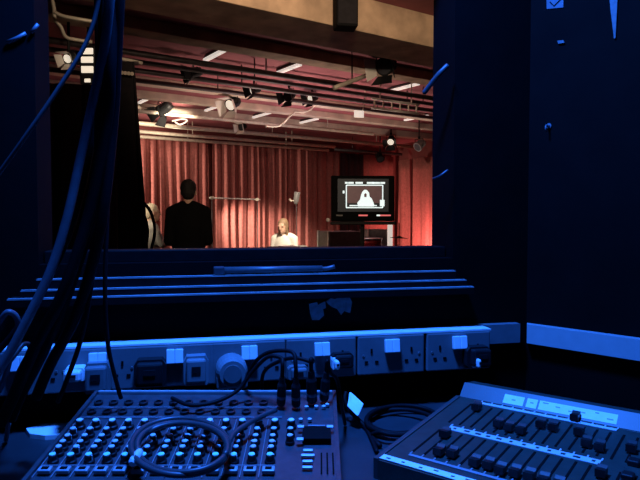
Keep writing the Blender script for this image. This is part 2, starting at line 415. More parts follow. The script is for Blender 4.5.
# lanterns
def lantern(px, py, Y, k, yaw, tilt, label, lit=True, top=None, doors=True, body='black_metal', doormat=None, paledoor=False):
    c = at(px, py, Y)
    t = thing('stage_lantern', label, 'stage light', c, 0, 'stage lanterns on the grid')
    R = Euler((tilt, 0, yaw)).to_matrix()
    def tr(mb): mb.bm.transform(R.to_4x4()); return mb
    mb = MB(); mb.lathe([(.0, -.17 * k), (.07 * k, -.165 * k), (.085 * k, -.12 * k), (.085 * k, .02 * k), (.105 * k, .03 * k), (.105 * k, .06 * k), (.09 * k, .06 * k)], (0, 0, 0), (0, 1, 0), 18)
    for i in range(4): mb.box((0, (-.1 + .035 * i) * k, .086 * k), (.11 * k, .012 * k, .02 * k))
    tr(mb).build('housing', M[body], t, False)
    tr(MB().lathe([(0, .064 * k), (.085 * k, .061 * k), (.085 * k, .058 * k)], (0, 0, 0), (0, 1, 0), 18)).build('lens', M['lens' if lit else 'lens_dark'], t)
    if doors:
        for i in range(4):
            a = i * PI / 2; ca, sa = math.cos(a), math.sin(a)
            q = [Vector((-.09, .062, .1)), Vector((.09, .062, .1)), Vector((.13, .19, .17)), Vector((-.13, .19, .17))]
            mb = MB(); mb.prism([Vector((p.x * ca - p.z * sa, p.y, p.x * sa + p.z * ca)) * k for p in q], Vector((-sa * .004, .002, ca * .004)))
            tr(mb).build('barn_door', M['tube_white'] if (paledoor and i == 3) else (doormat or M[body]), t)
    zt = (top if top is not None else ZS) - c.z
    h = .15 * k
    mb = MB(); sx = R @ Vector((1, 0, 0)); sx.z = 0; sx.normalize()
    mb.tube([sx * .095 * k, sx * .12 * k, sx * .12 * k + Vector((0, 0, h)), -sx * .12 * k + Vector((0, 0, h)), -sx * .12 * k, -sx * .095 * k], .009 * k, 6)
    mb.build('yoke', M['black_metal'], t)
    mb = MB(); mb.tube([(0, 0, h), (0, 0, max(h + .02, zt))], .012, 8); mb.box((0, 0, h + .03), (.05 * k, .04 * k, .05 * k), None, .004)
    mb.build('clamp', M['black_metal'], t)
    return t
lantern(386, 66, 5.9, .85, 2.6, -.35, 'large black lantern with barn doors hanging near the second beam', False, paledoor=True)
lantern(232, 104, 8.0, .8, 2.6, -.5, 'lantern with square bright barn door frame right of the bright white rib', True, CAM.z + 1.44, doormat=M['tube_white'])
lantern(163, 110, 8.6, .9, 1.2, -.6, 'dark lantern hanging in front of bright white rib on left', False, CAM.z + 1.44)
lantern(391, 141, 11.6, .75, 2.8, -.6, 'lantern with yellow glow above the monitor, far end of the grid', True)
lantern(419, 146, 10.5, .8, 2.2, -.6, 'dull grey lantern at the right end of the far grid', False, body='case_grey', doors=False)
lantern(289, 96, 7.6, .6, 2.6, -.4, 'small dark lantern on the bar above the curly white cable', False, CAM.z + 1.44)
lantern(254, 90, 7.3, .5, 2.2, -.3, 'small lit lantern in the middle of the dark bars', True, CAM.z + 1.44)
lantern(312, 98, 8.0, .55, 2.4, -.3, 'small lit lantern at the right end of the dark bars', True, CAM.z + 1.44)
lantern(193, 73, 6.3, .55, 1.9, -.3, 'small dark lantern on the near dark bars, left of centre', False, CAM.z + 1.44)
lantern(380, 158, 12.4, .8, 3.3, -.7, 'slim lantern hanging right above the monitor', False, doors=False)
lantern(242, 127, 10.2, .55, 2.6, -.3, 'small lantern hanging just over the curtain rails, centre', False, doormat=M['tube_white'])
# bright white lamp cluster at far left
lantern(69, 58, 4.9, .4, 2.9, -.5, 'lantern with white doors beside the hanging cables on left', True, doormat=M['tube_white'])

def led_bank(px, py, Y, label):
    c = at(px, py, Y); t = thing('lamp_bank', label, 'stage light', c, 0)
    MB().box((0, .03, -.02), (.13, .04, .32), None, .006).build('housing', M['black_metal'], t)
    for z, hh in ((.09, .05), (.02, .05), (-.06, .055), (-.15, .03)):
        MB().box((0, .004, z), (.1 if hh > .04 else .05, .012, hh), None, .004).build('lamp_panel', M['lens'], t)
    MB().tube([(0, .03, .13), (0, .03, ZS - c.z)], .01, 8).build('hanger', M['pipe_dark'], t)
led_bank(87, 62, 5.0, 'upright bank of bright white lamps behind the hanging cables')
# bent pale conduit near the upper left corner of the window
cable('conduit', [at(54, 12, 3.85), at(63, 16, 3.87), at(78, 19, 3.9), at(96, 22, 3.95)], .012, M['pipe_pale'], 'pale straight conduit in the upper left corner of the window', 4, 'pipe')
cable('conduit', [at(52, -2, 3.95), at(54, 8, 3.95), at(55, 19, 3.95), at(61, 27, 3.97), at(66, 37, 4.0), at(78, 40, 4.05), at(92, 42, 4.1)], .012, M['pipe_pale'], 'pale bent conduit below the straight one, upper left of window', 4, 'pipe')
cable('conduit', [at(100, -1, 4.95), at(103, 40, 4.98), at(107, 57, 5.0), at(122, 59, 5.1), at(142, 63, 5.25)], .014, M['pipe_pale'], 'short pale conduit just above the top of the black drape', 4, 'pipe')
cable('curly_cable', [at(266, 126, 8.4), at(274, 126.5, 8.4), at(281, 125, 8.4), at(289, 117, 8.4), at(295, 112, 8.45), at(304, 112, 8.45), at(311, 109, 8.5), at(316, 105, 8.5), at(330, 106, 8.5)], .014, M['tube_white'], 'white curly cable looping under the ceiling grid', 8, 'cable')
cable('hanging_cable', [at(175, 122, 9.2), at(180, 124.5, 9.2), at(187, 121, 9.2), at(183, 119, 9.2), at(172, 121, 9.2)], .012, M['tube_white'], 'small pale cable coil hanging over the curtain rail, left', 6, 'cable')
# ladder truss and long pale bar on the right
def truss(px, py, Y, L):
    c = at(px, py, Y); t = thing('ladder_truss', 'pale ladder truss hanging right of the square white sign', 'truss', c, A_S)
    for z in (0, .11): MB().tube([(-L / 2, 0, z), (L / 2, 0, z)], .014, 8).build('rail', M['tube_white'], t, True)
    for i in range(6): x = -L / 2 + .04 + (L - .08) * i / 5; MB().tube([(x, 0, .0), (x, 0, .11)], .01, 6).build('rung', M['pipe_pale'], t)
    for x in (-L / 3, L / 3): MB().tube([(x, 0, .11), (x, 0, ZS - c.z)], .008, 6).build('hanger', M['pipe_pale'], t)
truss(396, 111, 7.3, .75)
cable('pale_bar', [at(334, 88, 5.9), at(352, 81, 6.05), at(370, 74, 6.25)], .022, M['pipe_pale'], 'pale pipe slanting up to the large black lantern', 2, 'pipe')
pb = bpy.data.objects['pale_bar']; e = at(352, 79.5, 6.05)
MB().tube([e - pb.location, Vector((e.x, e.y, ZS)) - pb.location], .008, 6).build('hanger', M['pipe_dark'], pb)
t = thing('hanging_sign', 'small square white sign hanging on a rod, left of truss', 'sign', at(359, 114, 7.8), .25)
MB().box((0, 0, 0), (.13, .012, .09), None, .003).build('plate', M['pale_glow'], t)
MB().tube([(.05, 0, .045), (.085, 0, .22), (.08, 0, .43)], .008, 6).build('rod', M['pipe_pale'], t)
# loudspeaker under the first beam
c = at(345.5, 29, 4.35)
t = thing('loudspeaker', 'black loudspeaker hanging from the ceiling in front of the first beam', 'speaker', c, .15)
MB().box((0, 0, .15), (.155, .15, .30), None, .01).build('cabinet', M['jacket_black'], t)
MB().box((0, -.078, .15), (.135, .006, .27), None, .003).build('grille', M['black_cloth'], t)
MB().tube([(0, 0, .295), (0, 0, ZS - c.z)], .012, 8).build('bracket', M['black_metal'], t)

# black drapes inside the window on the left, hung on a frame
def dr(px, py, Y): return at(px, py, Y)
Yd = 3.5
a = at(107, 62, Yd); b = at(138, 62, Yd)
lower = at(100, 84, 3.25)
pleat('black_drape', (at(108, 62, Yd).x, Yd, 0), (at(138, 62, Yd).x, Yd, 0), .05, a.z, M['black_cloth'], 'tall black drape at left of window with pale eyelets along its top', seed=21, amp=.012, wav=.12, flare=.13)
pleat('black_drape', (at(20, 84, 3.2).x, 3.2, 0), (at(112, 84, 3.3).x, 3.3, 0), .05, lower.z, M['black_cloth'], 'wide lower black drape behind the hanging cables, left in window', seed=25, amp=.02, wav=.16)
t = thing('drape_frame', 'thin dark frame of poles carrying the black drapes', 'frame', (at(123, 62, Yd).x, Yd + .03, 0))
o0 = t.location
MB().tube([Vector((at(107, 62, Yd).x, Yd + .03, a.z + .0)) - o0, Vector((at(137, 62, Yd).x, Yd + .03, a.z + .0)) - o0], .012, 8).build('crossbar', M['pipe_dark'], t)
for px in (114, 130): MB().tube([Vector((at(px, 62, Yd).x, Yd + .03, 0)) - o0, Vector((at(px, 62, Yd).x, Yd + .03, a.z)) - o0], .011, 8).build('pole', M['pipe_dark'], t)
MB().tube([Vector((at(15, 84, 3.2).x, 3.26, lower.z)) - o0, Vector((at(112, 84, 3.3).x, 3.36, lower.z)) - o0], .012, 8).build('crossbar', M['pipe_dark'], t)
for px in (18, 110): MB().tube([Vector((at(px, 84, 3.3).x, 3.27 + .09 * (px > 50), 0)) - o0, Vector((at(px, 84, 3.3).x, 3.27 + .09 * (px > 50), lower.z)) - o0], .011, 8).build('pole', M['pipe_dark'], t)
for i in range(7):
    px = 114 + i * 3.3; e = at(px, 73 + i * .35, Yd)
    tag(MB().lathe([(.006, 0), (.011, 0), (.011, .004), (.006, .004)], (0, 0, 0), (0, -1, 0), 10).build('eyelet', M['pipe_pale'], None, False, False, (e.x, Yd - .03, e.z)), 'pale metal eyelet in the row along the black drape top', 'eyelet', 'eyelets of the tall black drape')
cable('cable_loop', [at(139, 200, 3.4), at(145, 204, 3.4), at(151, 213, 3.4), at(154.5, 226, 3.4), at(154, 238, 3.4), at(151, 252, 3.4), at(148, 290, 3.4), at(146, 350, 3.4), at(145, 440, 3.4), onz(146, 455, .012)], .009, M['cable'], 'black cable arching out from the edge of the black drape', 8)
cable('cable_loop', [at(141, 212, 3.42), at(146, 220, 3.42), at(148, 232, 3.42), at(147, 244, 3.42), at(144, 280, 3.42), at(142, 350, 3.42), at(141, 436, 3.42), onz(140, 452, .010)], .007, M['cable'], 'second black cable arching inside the larger one, beside black drape', 8)

# ------------------------------------------------------------------ people
def bake(mb, name, mats, vox, sm=4, parent=None, disp=0):
    me = mb.mesh(name + '_raw'); tmp = bpy.data.objects.new(name + '_tmp', me); COL.objects.link(tmp)
    r = tmp.modifiers.new('r', 'REMESH'); r.mode = 'VOXEL'; r.voxel_size = vox; r.use_smooth_shade = True
    s = tmp.modifiers.new('s', 'SMOOTH'); s.factor = .5; s.iterations = sm
    dg = bpy.context.evaluated_depsgraph_get(); dg.update()
    m2 = bpy.data.meshes.new_from_object(tmp.evaluated_get(dg)); m2.name = name
    bpy.data.objects.remove(tmp); bpy.data.meshes.remove(me)
    m2.materials.clear()
    for m in mats: m2.materials.append(m)
    for p in m2.polygons: p.use_smooth = True
    o = bpy.data.objects.new(name, m2); COL.objects.link(o); o.parent = parent
    return o
def limb(mb, pts, rs, seg=14):
    n = 6; P = []; Rr = []
    for i in range(len(pts) - 1):
        for k in range(n):
            u = k / n; P.append(Vector(pts[i]).lerp(Vector(pts[i + 1]), u)); Rr.append(rs[i] + (rs[i + 1] - rs[i]) * u)
    P.append(Vector(pts[-1])); Rr.append(rs[-1])
    mb.tube(P, Rr, seg)
    for p, r in zip(pts, rs): mb.ball(p, r * .99, 14)
def hand(mb, wrist, d, palm_n, thumb_side, k=1.0, curl=.5):
    """palm and five separate bent fingers; d = pointing direction, palm_n = way the palm faces"""
    d = Vector(d).normalized(); pn = Vector(palm_n); pn = (pn - d * pn.dot(d)).normalized(); sd = d.cross(pn) * thumb_side
    w0 = Vector(wrist); R = Matrix((sd, d, pn)).transposed()
    mb.ball(w0 + d * .05 * k, (.04 * k, .052 * k, .016 * k), 14, R)
    for off, L in ((.029, .07), (.010, .078), (-.010, .073), (-.028, .056)):
        p = w0 + d * .088 * k + sd * off * k; dd = d.copy(); pts = [w0 + d * .06 * k + sd * off * .8 * k, p]
        for j, f in enumerate((.45, .3, .25)):
            dd = (dd + pn * curl * (.55 + .3 * j)).normalized(); p = p + dd * L * f * k; pts.append(p)
        limb(mb, pts, [.010 * k, .0092 * k, .0085 * k, .008 * k, .0068 * k], 8)
    p = w0 + d * .02 * k + sd * .022 * k; q1 = p + (d * .6 + sd * .8).normalized() * .04 * k; q2 = q1 + (d * .9 + sd * .25 + pn * .3).normalized() * .032 * k; q3 = q2 + (d + pn * .5).normalized() * .024 * k
    limb(mb, [p, q1, q2, q3], [.014 * k, .0115 * k, .0095 * k, .008 * k], 8)
def person(name, label, loc, rz, J, H=1.74, female=False, mats=None, hair='short', vox=.011):
    """J: joints in metres (x right of the person, y forward, z up)"""
    sk, topm, legm, hairm = mats
    t = thing(name, label, 'person', loc, rz)
    V = {k: Vector(v) for k, v in J.items()}
    sw = .9 if female else 1.0
    def torso(mb, g, low=True):
        pel, che, nec = V['pelvis'], V['chest'], V['neck']
        secs = [(pel + Vector((0, 0, -.09)), .10 * sw + g, .085 + g), (pel + Vector((0, 0, -.03)), .165 * sw + g, .115 + g), (pel + Vector((0, 0, .05)), .162 * sw + g, .112 + g),
                (pel.lerp(che, .45), .145 * sw + g, .10 + g), (pel.lerp(che, .8), .165 * sw + g, .115 + g), (che, .178 * sw + g, .12 + g), (che + Vector((0, 0, .10)), .175 * sw + g, .105 + g),
                (nec + Vector((0, -.01, -.055)), .135 * sw + g, .08 + g), (nec + Vector((0, -.005, -.015)), .07 + g, .06 + g), (nec, .056 + g * .6, .056 + g * .6)]
        mb.loft(secs, 22)
        limb(mb, [V['shL'] , nec + Vector((-.05, -.01, -.02))], [.062 * sw + g, .05 + g * .6]); limb(mb, [V['shR'], nec + Vector((.05, -.01, -.02))], [.062 * sw + g, .05 + g * .6])
    def arms(mb, g, full=True):
        for s in 'LR':
            e, wv = V['el' + s], V['wr' + s]
            wv2 = wv if full else e.lerp(wv, .94)
            limb(mb, [V['sh' + s], V['sh' + s].lerp(e, .35), e, e.lerp(wv2, .3), wv2], [.06 * sw + g, .054 * sw + g, .041 * sw + g, .042 * sw + g, .027 + g])
    def legs(mb, g, full=True):
        for s in 'LR':
            k, a = V['kn' + s], V['an' + s]
            a2 = a if full else k.lerp(a, .97)
            limb(mb, [V['hip' + s], V['hip' + s].lerp(k, .35), k, k.lerp(a, .3), a2], [.092 + g, .083 + g, .056 + g, .057 + g, .037 + g * 1.4])
    hd = V['head']; nf = V.get('face', Vector((0, 1, 0))).normalized(); sxv = nf.cross(Vector((0, 0, 1))).normalized(); up = sxv.cross(nf)
    HR = Matrix((sxv, nf, up)).transposed()
    def hp(x, y, z): return hd + HR @ Vector((x, y, z))
    mb = MB(); torso(mb, 0); arms(mb, 0); legs(mb, 0)
    limb(mb, [V['neck'] + Vector((0, 0, -.03)), hp(0, -.015, -.06)], [.054, .05])
    mb.ball(hp(0, -.01, .03), (.074, .094, .09), 20, HR); mb.ball(hp(0, .02, -.035), (.058, .068, .082), 18, HR)
    mb.ball(hp(0, .055, -.085), (.03, .028, .025), 12, HR)
    limb(mb, [hp(0, .09, .015), hp(0, .105, -.02)], [.009, .014], 10)
    mb.ball(hp(0, .08, -.058), (.026, .012, .009), 10, HR)
    for s in (-1, 1):
        mb.ball(hp(.076 * s, -.005, -.005), (.011, .02, .032), 10, HR)
        mb.ball(hp(.032 * s, .079, .028), (.024, .012, .01), 10, HR)
    for s, sg in (('L', 1), ('R', -1)):
        d = V['wr' + s] - V['el' + s]
        hand(mb, V['wr' + s], V.get('hd' + s, d), V.get('pn' + s, Vector((0, 0, -1))), sg, 1.0 * sw, .45)
        a = V['an' + s]; mb.ball(a + Vector((0, .07, -.045)), (.04, .115, .035), 14)
    bake(mb, 'body', [sk], vox, 2, t)
    mb = MB(); torso(mb, .014); arms(mb, .012, False)
    if female: limb(mb, [V['pelvis'] + Vector((0, 0, .02)), V['pelvis'] + Vector((0, 0, -.1))], [.15, .16])
    bake(mb, 'jacket', [topm], .016, 3, t)
    mb = MB(); legs(mb, .018, False); mb.loft([(V['pelvis'] + Vector((0, 0, -.12)), .12, .1), (V['pelvis'] + Vector((0, 0, -.03)), .178 * sw, .128), (V['pelvis'] + Vector((0, 0, .06)), .172 * sw, .122)], 20)
    bake(mb, 'trousers', [legm], .016, 3, t)
    for s in 'LR':
        mb = MB(); a = V['an' + s]; mb.ball(a + Vector((0, .065, -.055)), (.05, .14, .042), 16); mb.ball(a + Vector((0, -.02, -.04)), (.045, .06, .055), 14)
        bmesh.ops.bisect_plane(mb.bm, geom=list(mb.bm.verts) + list(mb.bm.edges) + list(mb.bm.faces), plane_co=(0, 0, a.z - .085), plane_no=(0, 0, 1), clear_inner=True)
        mb.build('shoe', M['black_metal'], t, True)
    mb = MB()
    mb.ball(hp(0, -.022, .045), (.084, .098, .092), 22, HR); mb.ball(hp(0, -.055, .0), (.072, .064, .085), 18, HR)
    if hair == 'long':
        mb.ball(hp(0, -.06, -.08), (.075, .05, .12), 16, HR)
        for s in (-1, 1): mb.ball(hp(.068 * s, -.005, -.06), (.02, .04, .12), 12, HR)
    o = bake(mb, 'hair', [hairm], .01, 1, t)
    for v in o.data.vertices:
        v.co += (v.co - hd).normalized() * .006 * mnoise.noise(v.co * 45)
    # keep the face free
    bm = bmesh.new(); bm.from_mesh(o.data)
    dl = [v for v in bm.verts if (lambda q: q.y > .058 and q.z < .058)(HR.transposed() @ (v.co - hd))]
    bmesh.ops.delete(bm, geom=dl, context='VERTS'); bm.to_mesh(o.data); bm.free()
    for s in (-1, 1):
        MB().ball(hp(.032 * s, .086, .014), (.012, .007, .006), 10, HR).build('eye', M['eye'], t, True)
    return t
# silhouetted person seen from behind
YP = 6.3
pl = at(188.5, 215, YP)
stand = dict(pelvis=(0, 0, .93), chest=(0, .0, 1.24), neck=(0, -.005, 1.475), head=(0, .03, 1.60), shL=(-.165, -.01, 1.385), shR=(.165, -.01, 1.385),
             elL=(-.205, -.02, 1.09), elR=(.205, -.02, 1.09), wrL=(-.11, .20, 1.10), wrR=(.11, .20, 1.10), hipL=(-.095, 0, .90), hipR=(.095, 0, .90),
             knL=(-.105, .02, .50), knR=(.105, .02, .50), anL=(-.11, -.02, .095), anR=(.11, -.02, .095), pnL=(.7, -.2, -.5), pnR=(-.7, -.2, -.5), hdL=(.6, .8, 0), hdR=(-.6, .8, 0))
person('person', 'person in dark jacket seen from behind as silhouette against bright red curtain', (pl.x, YP, 0), .12, stand, mats=(M['skin'], M['jacket_black'], M['trousers_black'], M['hair_dark']), vox=.010)
# second person, fair haired, half behind the black drape
YQ = 7.6
pq = at(148, 215, YQ)
s2 = dict(stand); s2.update(head=(0, .03, 1.47), neck=(0, -.005, 1.345), chest=(0, 0, 1.13), pelvis=(0, 0, .86), shL=(-.165, 0, 1.275), shR=(.165, 0, 1.275), elL=(-.22, .0, 1.03), elR=(.19, .10, 1.05),
          wrL=(-.12, .2, 1.12), wrR=(.10, .36, 1.17), hipL=(-.09, 0, .83), hipR=(.09, 0, .83), knL=(-.095, .02, .47), knR=(.095, .02, .47), hdL=(.2, .9, .2), hdR=(-.1, 1, .1))
person('person', 'fair haired person in grey top half hidden by the black drape', (pq.x + .03, YQ, 0), -1.05, s2, female=True, mats=(M['skin'], M['top_grey'], M['trousers_black'], M['hair_fair']), hair='short', vox=.010).scale = (.95, .95, .94)
q = Vector((pq.x + .03, YQ, 0)) + rotz(-1.05) @ Vector((.072, .49, 1.12))
t = thing('handheld_device', 'small dark device held out by the fair haired person', 'device', q, -1.05)
MB().box((0, .05, 0), (.07, .14, .03), None, .006).build('case', M['black_metal'], t)
MB().box((0, .05, .0165), (.055, .10, .003)).build('display', M['lens_dark'], t)
# seated person in white
YT = 9.6
pt = at(285.5, 215, YT)
sit = dict(pelvis=(0, 0, .53), chest=(0, .03, .83), neck=(0, .05, 1.055), head=(0, .10, 1.17), face=(0, 1, -.15), shL=(-.165, .04, .985), shR=(.165, .04, .985), elL=(-.21, .06, .72), elR=(.21, .06, .72),
           wrL=(-.06, .24, .70), wrR=(.06, .26, .71), hipL=(-.09, .02, .51), hipR=(.09, .02, .51), knL=(-.11, .44, .53), knR=(.11, .44, .53), anL=(-.11, .42, .095), anR=(.11, .42, .095),
           pnL=(.3, 0, -1), pnR=(-.3, 0, -1), hdL=(.5, .8, 0), hdR=(-.5, .8, 0))
person('person', 'person in white top sitting in an armchair before the red curtain', (pt.x, YT, 0), 2.75, sit, female=True, mats=(M['skin'], M['top_white'], M['top_grey'], M['hair_brown']), hair='long', vox=.010)
t = thing('armchair', 'grey upholstered armchair under the seated person in white', 'chair', (pt.x, YT, 0), 2.75)
MB().box((0, .12, .30), (.52, .56, .17), None, .04).build('seat', M['grey_cloth'], t)
MB().box((0, -.22, .56), (.54, .12, .62), Matrix.Rotation(.12, 3, 'X'), .04).build('backrest', M['grey_cloth'], t)
for sx in (-1, 1):
    MB().box((sx * .32, .10, .44), (.10, .6, .46), None, .035).build('armrest', M['grey_cloth'], t)
    for y in (-.16, .34): MB().tube([(sx * .3, y, 0), (sx * .28, y, .22)], [.016, .024], 8).build('leg', M['black_metal'], t)
# small table in front of the sitter with papers
ptt = at(284, 215, 8.7)
t = thing('side_table', 'small grey table standing in front of the seated person', 'table', (ptt.x, 8.7, 0), .2)
MB().box((0, 0, .885), (.42, .36, .03), None, .008).build('tabletop', M['grey_cloth'], t)
for sx in (-1, 1):
    for sy in (-1, 1): MB().tube([(sx * .18, sy * .15, 0), (sx * .17, sy * .14, .87)], .014, 8).build('leg', M['black_metal'], t)
tag(MB().box((0, 0, .0), (.2, .26, .012), rotz(.5), .002).build('script_pages', M['paper'], None, False, False, (ptt.x + .08, 8.68, .9065)), 'stack of white pages lying on the small grey table', 'paper')

# crossbar on two light stands
def rod_stand():
    a = at(212, 198, 9.9); b = at(257.5, 199.5, 10.6)
    t = thing('crossbar_stand', 'pale crossbar carried by two thin light stands before the curtain', 'stand', ((a.x + b.x) / 2, (a.y + b.y) / 2, 0))
    o = t.location
    MB().tube([a - o - (b - a).normalized() * .05, b - o + (b - a).normalized() * .06], .013, 8).build('crossbar', M['tube_white'], t, True)
    for p in (a, b):
        q = p - o
        MB().tube([(q.x, q.y, .0), (q.x, q.y, q.z)], .009, 8).build('upright', M['pipe_dark'], t, True)
        MB().box((q.x, q.y, q.z), (.05, .05, .05), None, .006).build('clamp', M['pipe_pale'], t)
        for k in range(3):
            an = k * 2.094; MB().tube([(q.x, q.y, .45), (q.x + .35 * math.cos(an), q.y + .35 * math.sin(an), .012)], .008, 6).build('leg', M['pipe_dark'], t)
rod_stand()
# microphone-like head lamp on stand at the right of the sitter
c = at(296.5, 199, 10.4)
t = thing('lamp_stand', 'small grey lamp head on a thin stand right of the seated person', 'lamp', (c.x, c.y, 0))
MB().tube([(0, 0, 0), (0, 0, c.z - .05)], .008, 8).build('pole', M['red_lacquer'] if False else M['pipe_dark'], t)
MB().lathe([(.0, -.12), (.035, -.11), (.05, -.04), (.055, .1), (.05, .105)], (0, 0, c.z + .02), (.15, -.1, 1), 14).build('lamp_head', M['case_grey'], t, True)
MB().tube([(-.02, 0, c.z - .03), (-.10, -.02, c.z - .03), (-.12, -.02, c.z)], .014, 8).build('side_arm', M['pipe_pale'], t)
for k in range(3):
    an = k * 2.094; MB().tube([(0, 0, .4), (.32 * math.cos(an), .32 * math.sin(an), .012)], .008, 6).build('leg', M['pipe_dark'], t)

# ------------------------------------------------------------------ monitor on its stand
YM = 6.6
c0 = at(363, 198.5, YM)
t = thing('monitor', 'large black monitor on a stand showing a person in white', 'monitor', (c0.x, YM, 0), .05)
zc = c0.z; W, Hh = .70, .50
MB().box((0, .03, zc), (W, .06, Hh), None, .012).build('housing', M['slot'], t)
MB().box((0, -.004, zc), (W - .03, .01, Hh - .04), None, .003).build('bezel', M['slot'], t)
sc = MB().box((0, -.011, zc + .035), (.56, .006, .36)).build('screen', M['screen'], t)
mb = MB()
x0, x1, y0, y1 = -.185, .215, zc - .10, zc + .145
mb.box(((x0 + x1) / 2, -.0155, y1), (x1 - x0, .003, .012)); mb.box(((x0 + x1) / 2, -.0155, y0), (x1 - x0, .003, .012))
mb.box((x0, -.0155, (y0 + y1) / 2), (.012, .003, y1 - y0)); mb.box((x1, -.0155, (y0 + y1) / 2), (.012, .003, y1 - y0))
mb.build('frame_guide', M['screen_white'], sc)
MB().box(((x0 + x1) / 2, -.0148, (y0 + y1) / 2 + .02), (x1 - x0 - .02, .0015, y1 - y0 - .06)).build('picture', M['screen_brown'], sc)
for xx, zz, ww, hh in [(x_ + .015, y1 + .025, w_, .02) for x_, w_ in ((-.2, .03), (-.15, .06), (-.06, .08), (.06, .07), (.13, .08), (.2, .05))] + [(0, y0 + .022, .30, .012), (.05, y0 + .035, .14, .012), (.21, y0 + .05, .05, .07), (-.215, zc + .07, .02, .03)]:
    MB().box((xx, -.0165, zz), (ww, .002, hh)).build('readout_text', M['screen_white'], sc)
mb = MB()
fig = [(-.075, 0), (-.085, .04), (-.055, .075), (-.045, .12), (-.03, .16), (-.005, .185), (.02, .18), (.045, .15), (.05, .11), (.075, .085), (.095, .04), (.1, 0)]
mb.prism([Vector((x + .02, -.0165, y0 + .012 + z)) for x, z in fig], (0, .002, 0)); mb.build('figure', M['screen_white'], sc)
MB().prism([Vector((x + .024, -.0175, y0 + .115 + z)) for x, z in ((-.012, 0), (.012, 0), (.016, .03), (0, .045), (-.014, .03))], (0, .001, 0)).build('face', M['screen_brown'], sc)
for xx, ww, mm in ((-.26, .07, 'case_grey'), (.0, .10, 'screen_red'), (.245, .12, 'screen_red'), (.17, .04, 'screen_white')):
    MB().box((xx, -.011, zc - .185), (ww, .006, .016)).build('indicator', M[mm], t)
MB().ball((-W / 2 - .035, .0, zc - .235), .024, 12).build('knob', M['top_white'], t, True)
MB().box((0, .0, zc - Hh / 2 - .02), (W + .02, .1, .035), None, .008).build('shelf', M['black_metal'], t)
MB().tube([(0, .05, .03), (0, .05, zc - .2)], .025, 10).build('pole', M['black_metal'], t)
for k in range(4):
    an = PI / 4 + k * PI / 2; MB().tube([(0, .05, .05), (.42 * math.cos(an), .05 + .36 * math.sin(an), .018)], .018, 8).build('leg', M['black_metal'], t)

# equipment under and behind the monitor
def flight(loc, rz, w_, d_, h_, label):
    t = thing('flight_case', label, 'case', loc, rz)
    MB().box((0, 0, h_ / 2 + .05), (w_, d_, h_ - .1), None, .01).build('shell', M['case_grey'], t)
    mb = MB()
    for sx in (-1, 1):
        for sy in (-1, 1): mb.box((sx * (w_ / 2), sy * (d_ / 2), h_ / 2 + .05), (.03, .03, h_ - .09))
    mb.build('edge', M['steel'], t)
    MB().box((0, -d_ / 2 - .008, h_ * .6), (.12, .016, .05), None, .004).build('handle', M['steel'], t)
    for sx in (-1, 1):
        for sy in (-1, 1): MB().lathe([(.03, -.014), (.03, .014)], (sx * (w_ / 2 - .06), sy * (d_ / 2 - .06), .03), (1, 0, 0), 12).build('caster', M['dark_plastic'], t)
pc = at(340, 240, 8.6); flight((pc.x, 8.6, 0), .3, .5, .5, 1.13, 'tall grey flight case standing left below the monitor')
pc = at(374, 240, 11.0); flight((pc.x, 11.0, 0), .3, .36, .4, 1.10, 'grey flight case behind the monitor on the right')
def drum(px, Y, r, z0, h, label):
    c = at(px, 240, Y); t = thing('drum', label, 'drum', (c.x, Y, 0))
    MB().lathe([(r, z0), (r, z0 + h)], seg=24).build('shell', M['red_lacquer'], t, True)
    MB().lathe([(0, z0 + h + .004), (r * .98, z0 + h + .004), (r * .98, z0 + h)], seg=24).build('skin', M['top_white'], t)
    for zz in (z0 + .01, z0 + h - .01): MB().lathe([(r, zz - .012), (r + .012, zz - .012), (r + .012, zz + .012), (r, zz + .012)], seg=24).build('rim', M['steel'], t, True)
    for k in range(3):
        a = k * 2.094 + .3; MB().tube([(r * .9 * math.cos(a), r * .9 * math.sin(a), z0 + .02), (r * 1.3 * math.cos(a), r * 1.3 * math.sin(a), .01)], .01, 6).build('leg', M['steel'], t)
drum(372, 9.3, .15, .80, .2, 'red drum with chrome rims below the monitor')
cy = at(399, 237.5, 9.0)
t = thing('cymbal_stand', 'cymbal on a thin stand in front of the glowing red corner', 'cymbal', (cy.x, 9.0, 0))
MB().tube([(0, 0, 0), (0, 0, cy.z + .22)], .009, 8).build('pole', M['black_metal'], t)
MB().lathe([(.018, .02), (.03, .018), (.05, .006), (.14, -.006), (.14, -.009), (.05, .002), (.012, .004)], (0, 0, cy.z), (.06, 0, 1), 28).build('cymbal', M['black_metal'], t, True)
for k in range(3):
    a = k * 2.094; MB().tube([(0, 0, .35), (.28 * math.cos(a), .28 * math.sin(a), .01)], .008, 6).build('leg', M['black_metal'], t)
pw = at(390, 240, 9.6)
t = thing('light_gap_panel', 'glowing panel standing in for a narrow gap of light right of the monitor pole', 'panel', (pw.x, 9.6, 0), .3)
MB().box((0, 0, .68), (.085, .02, 1.15), None, .004).build('panel', M['pale_glow'], t)  # stands in for a bright gap of light, glow added
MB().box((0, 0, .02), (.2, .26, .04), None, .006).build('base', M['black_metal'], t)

# ================================================================== BOOTH THINGS
ZD = CAM.z - .40                                          # desk top
def deskpoly(z): return [B(-1.15, -.002, z), B(CORN - .004, -.002, z), C0 + RD * .8 + RN * .004 + Vector((0, 0, z)), Vector((.98, .30, z)), B(-1.15, -.82, z)]
t = thing('desk', 'dark laminate worktop under the mixer and lighting console', 'desk', (0, .75, ZF))
off = Vector((0, .75, ZF))
MB().prism([p - off for p in deskpoly(ZD - .03)], (0, 0, .03)).build('worktop', M['desk'], t)
for x, y in ((-.85, .45), (-.85, .95), (.45, 1.15), (.85, .42)):
    MB().box((x, y - .75, (ZD - .03 - ZF) / 2), (.05, .05, ZD - .03 - ZF)).build('leg', M['black_metal'], t)

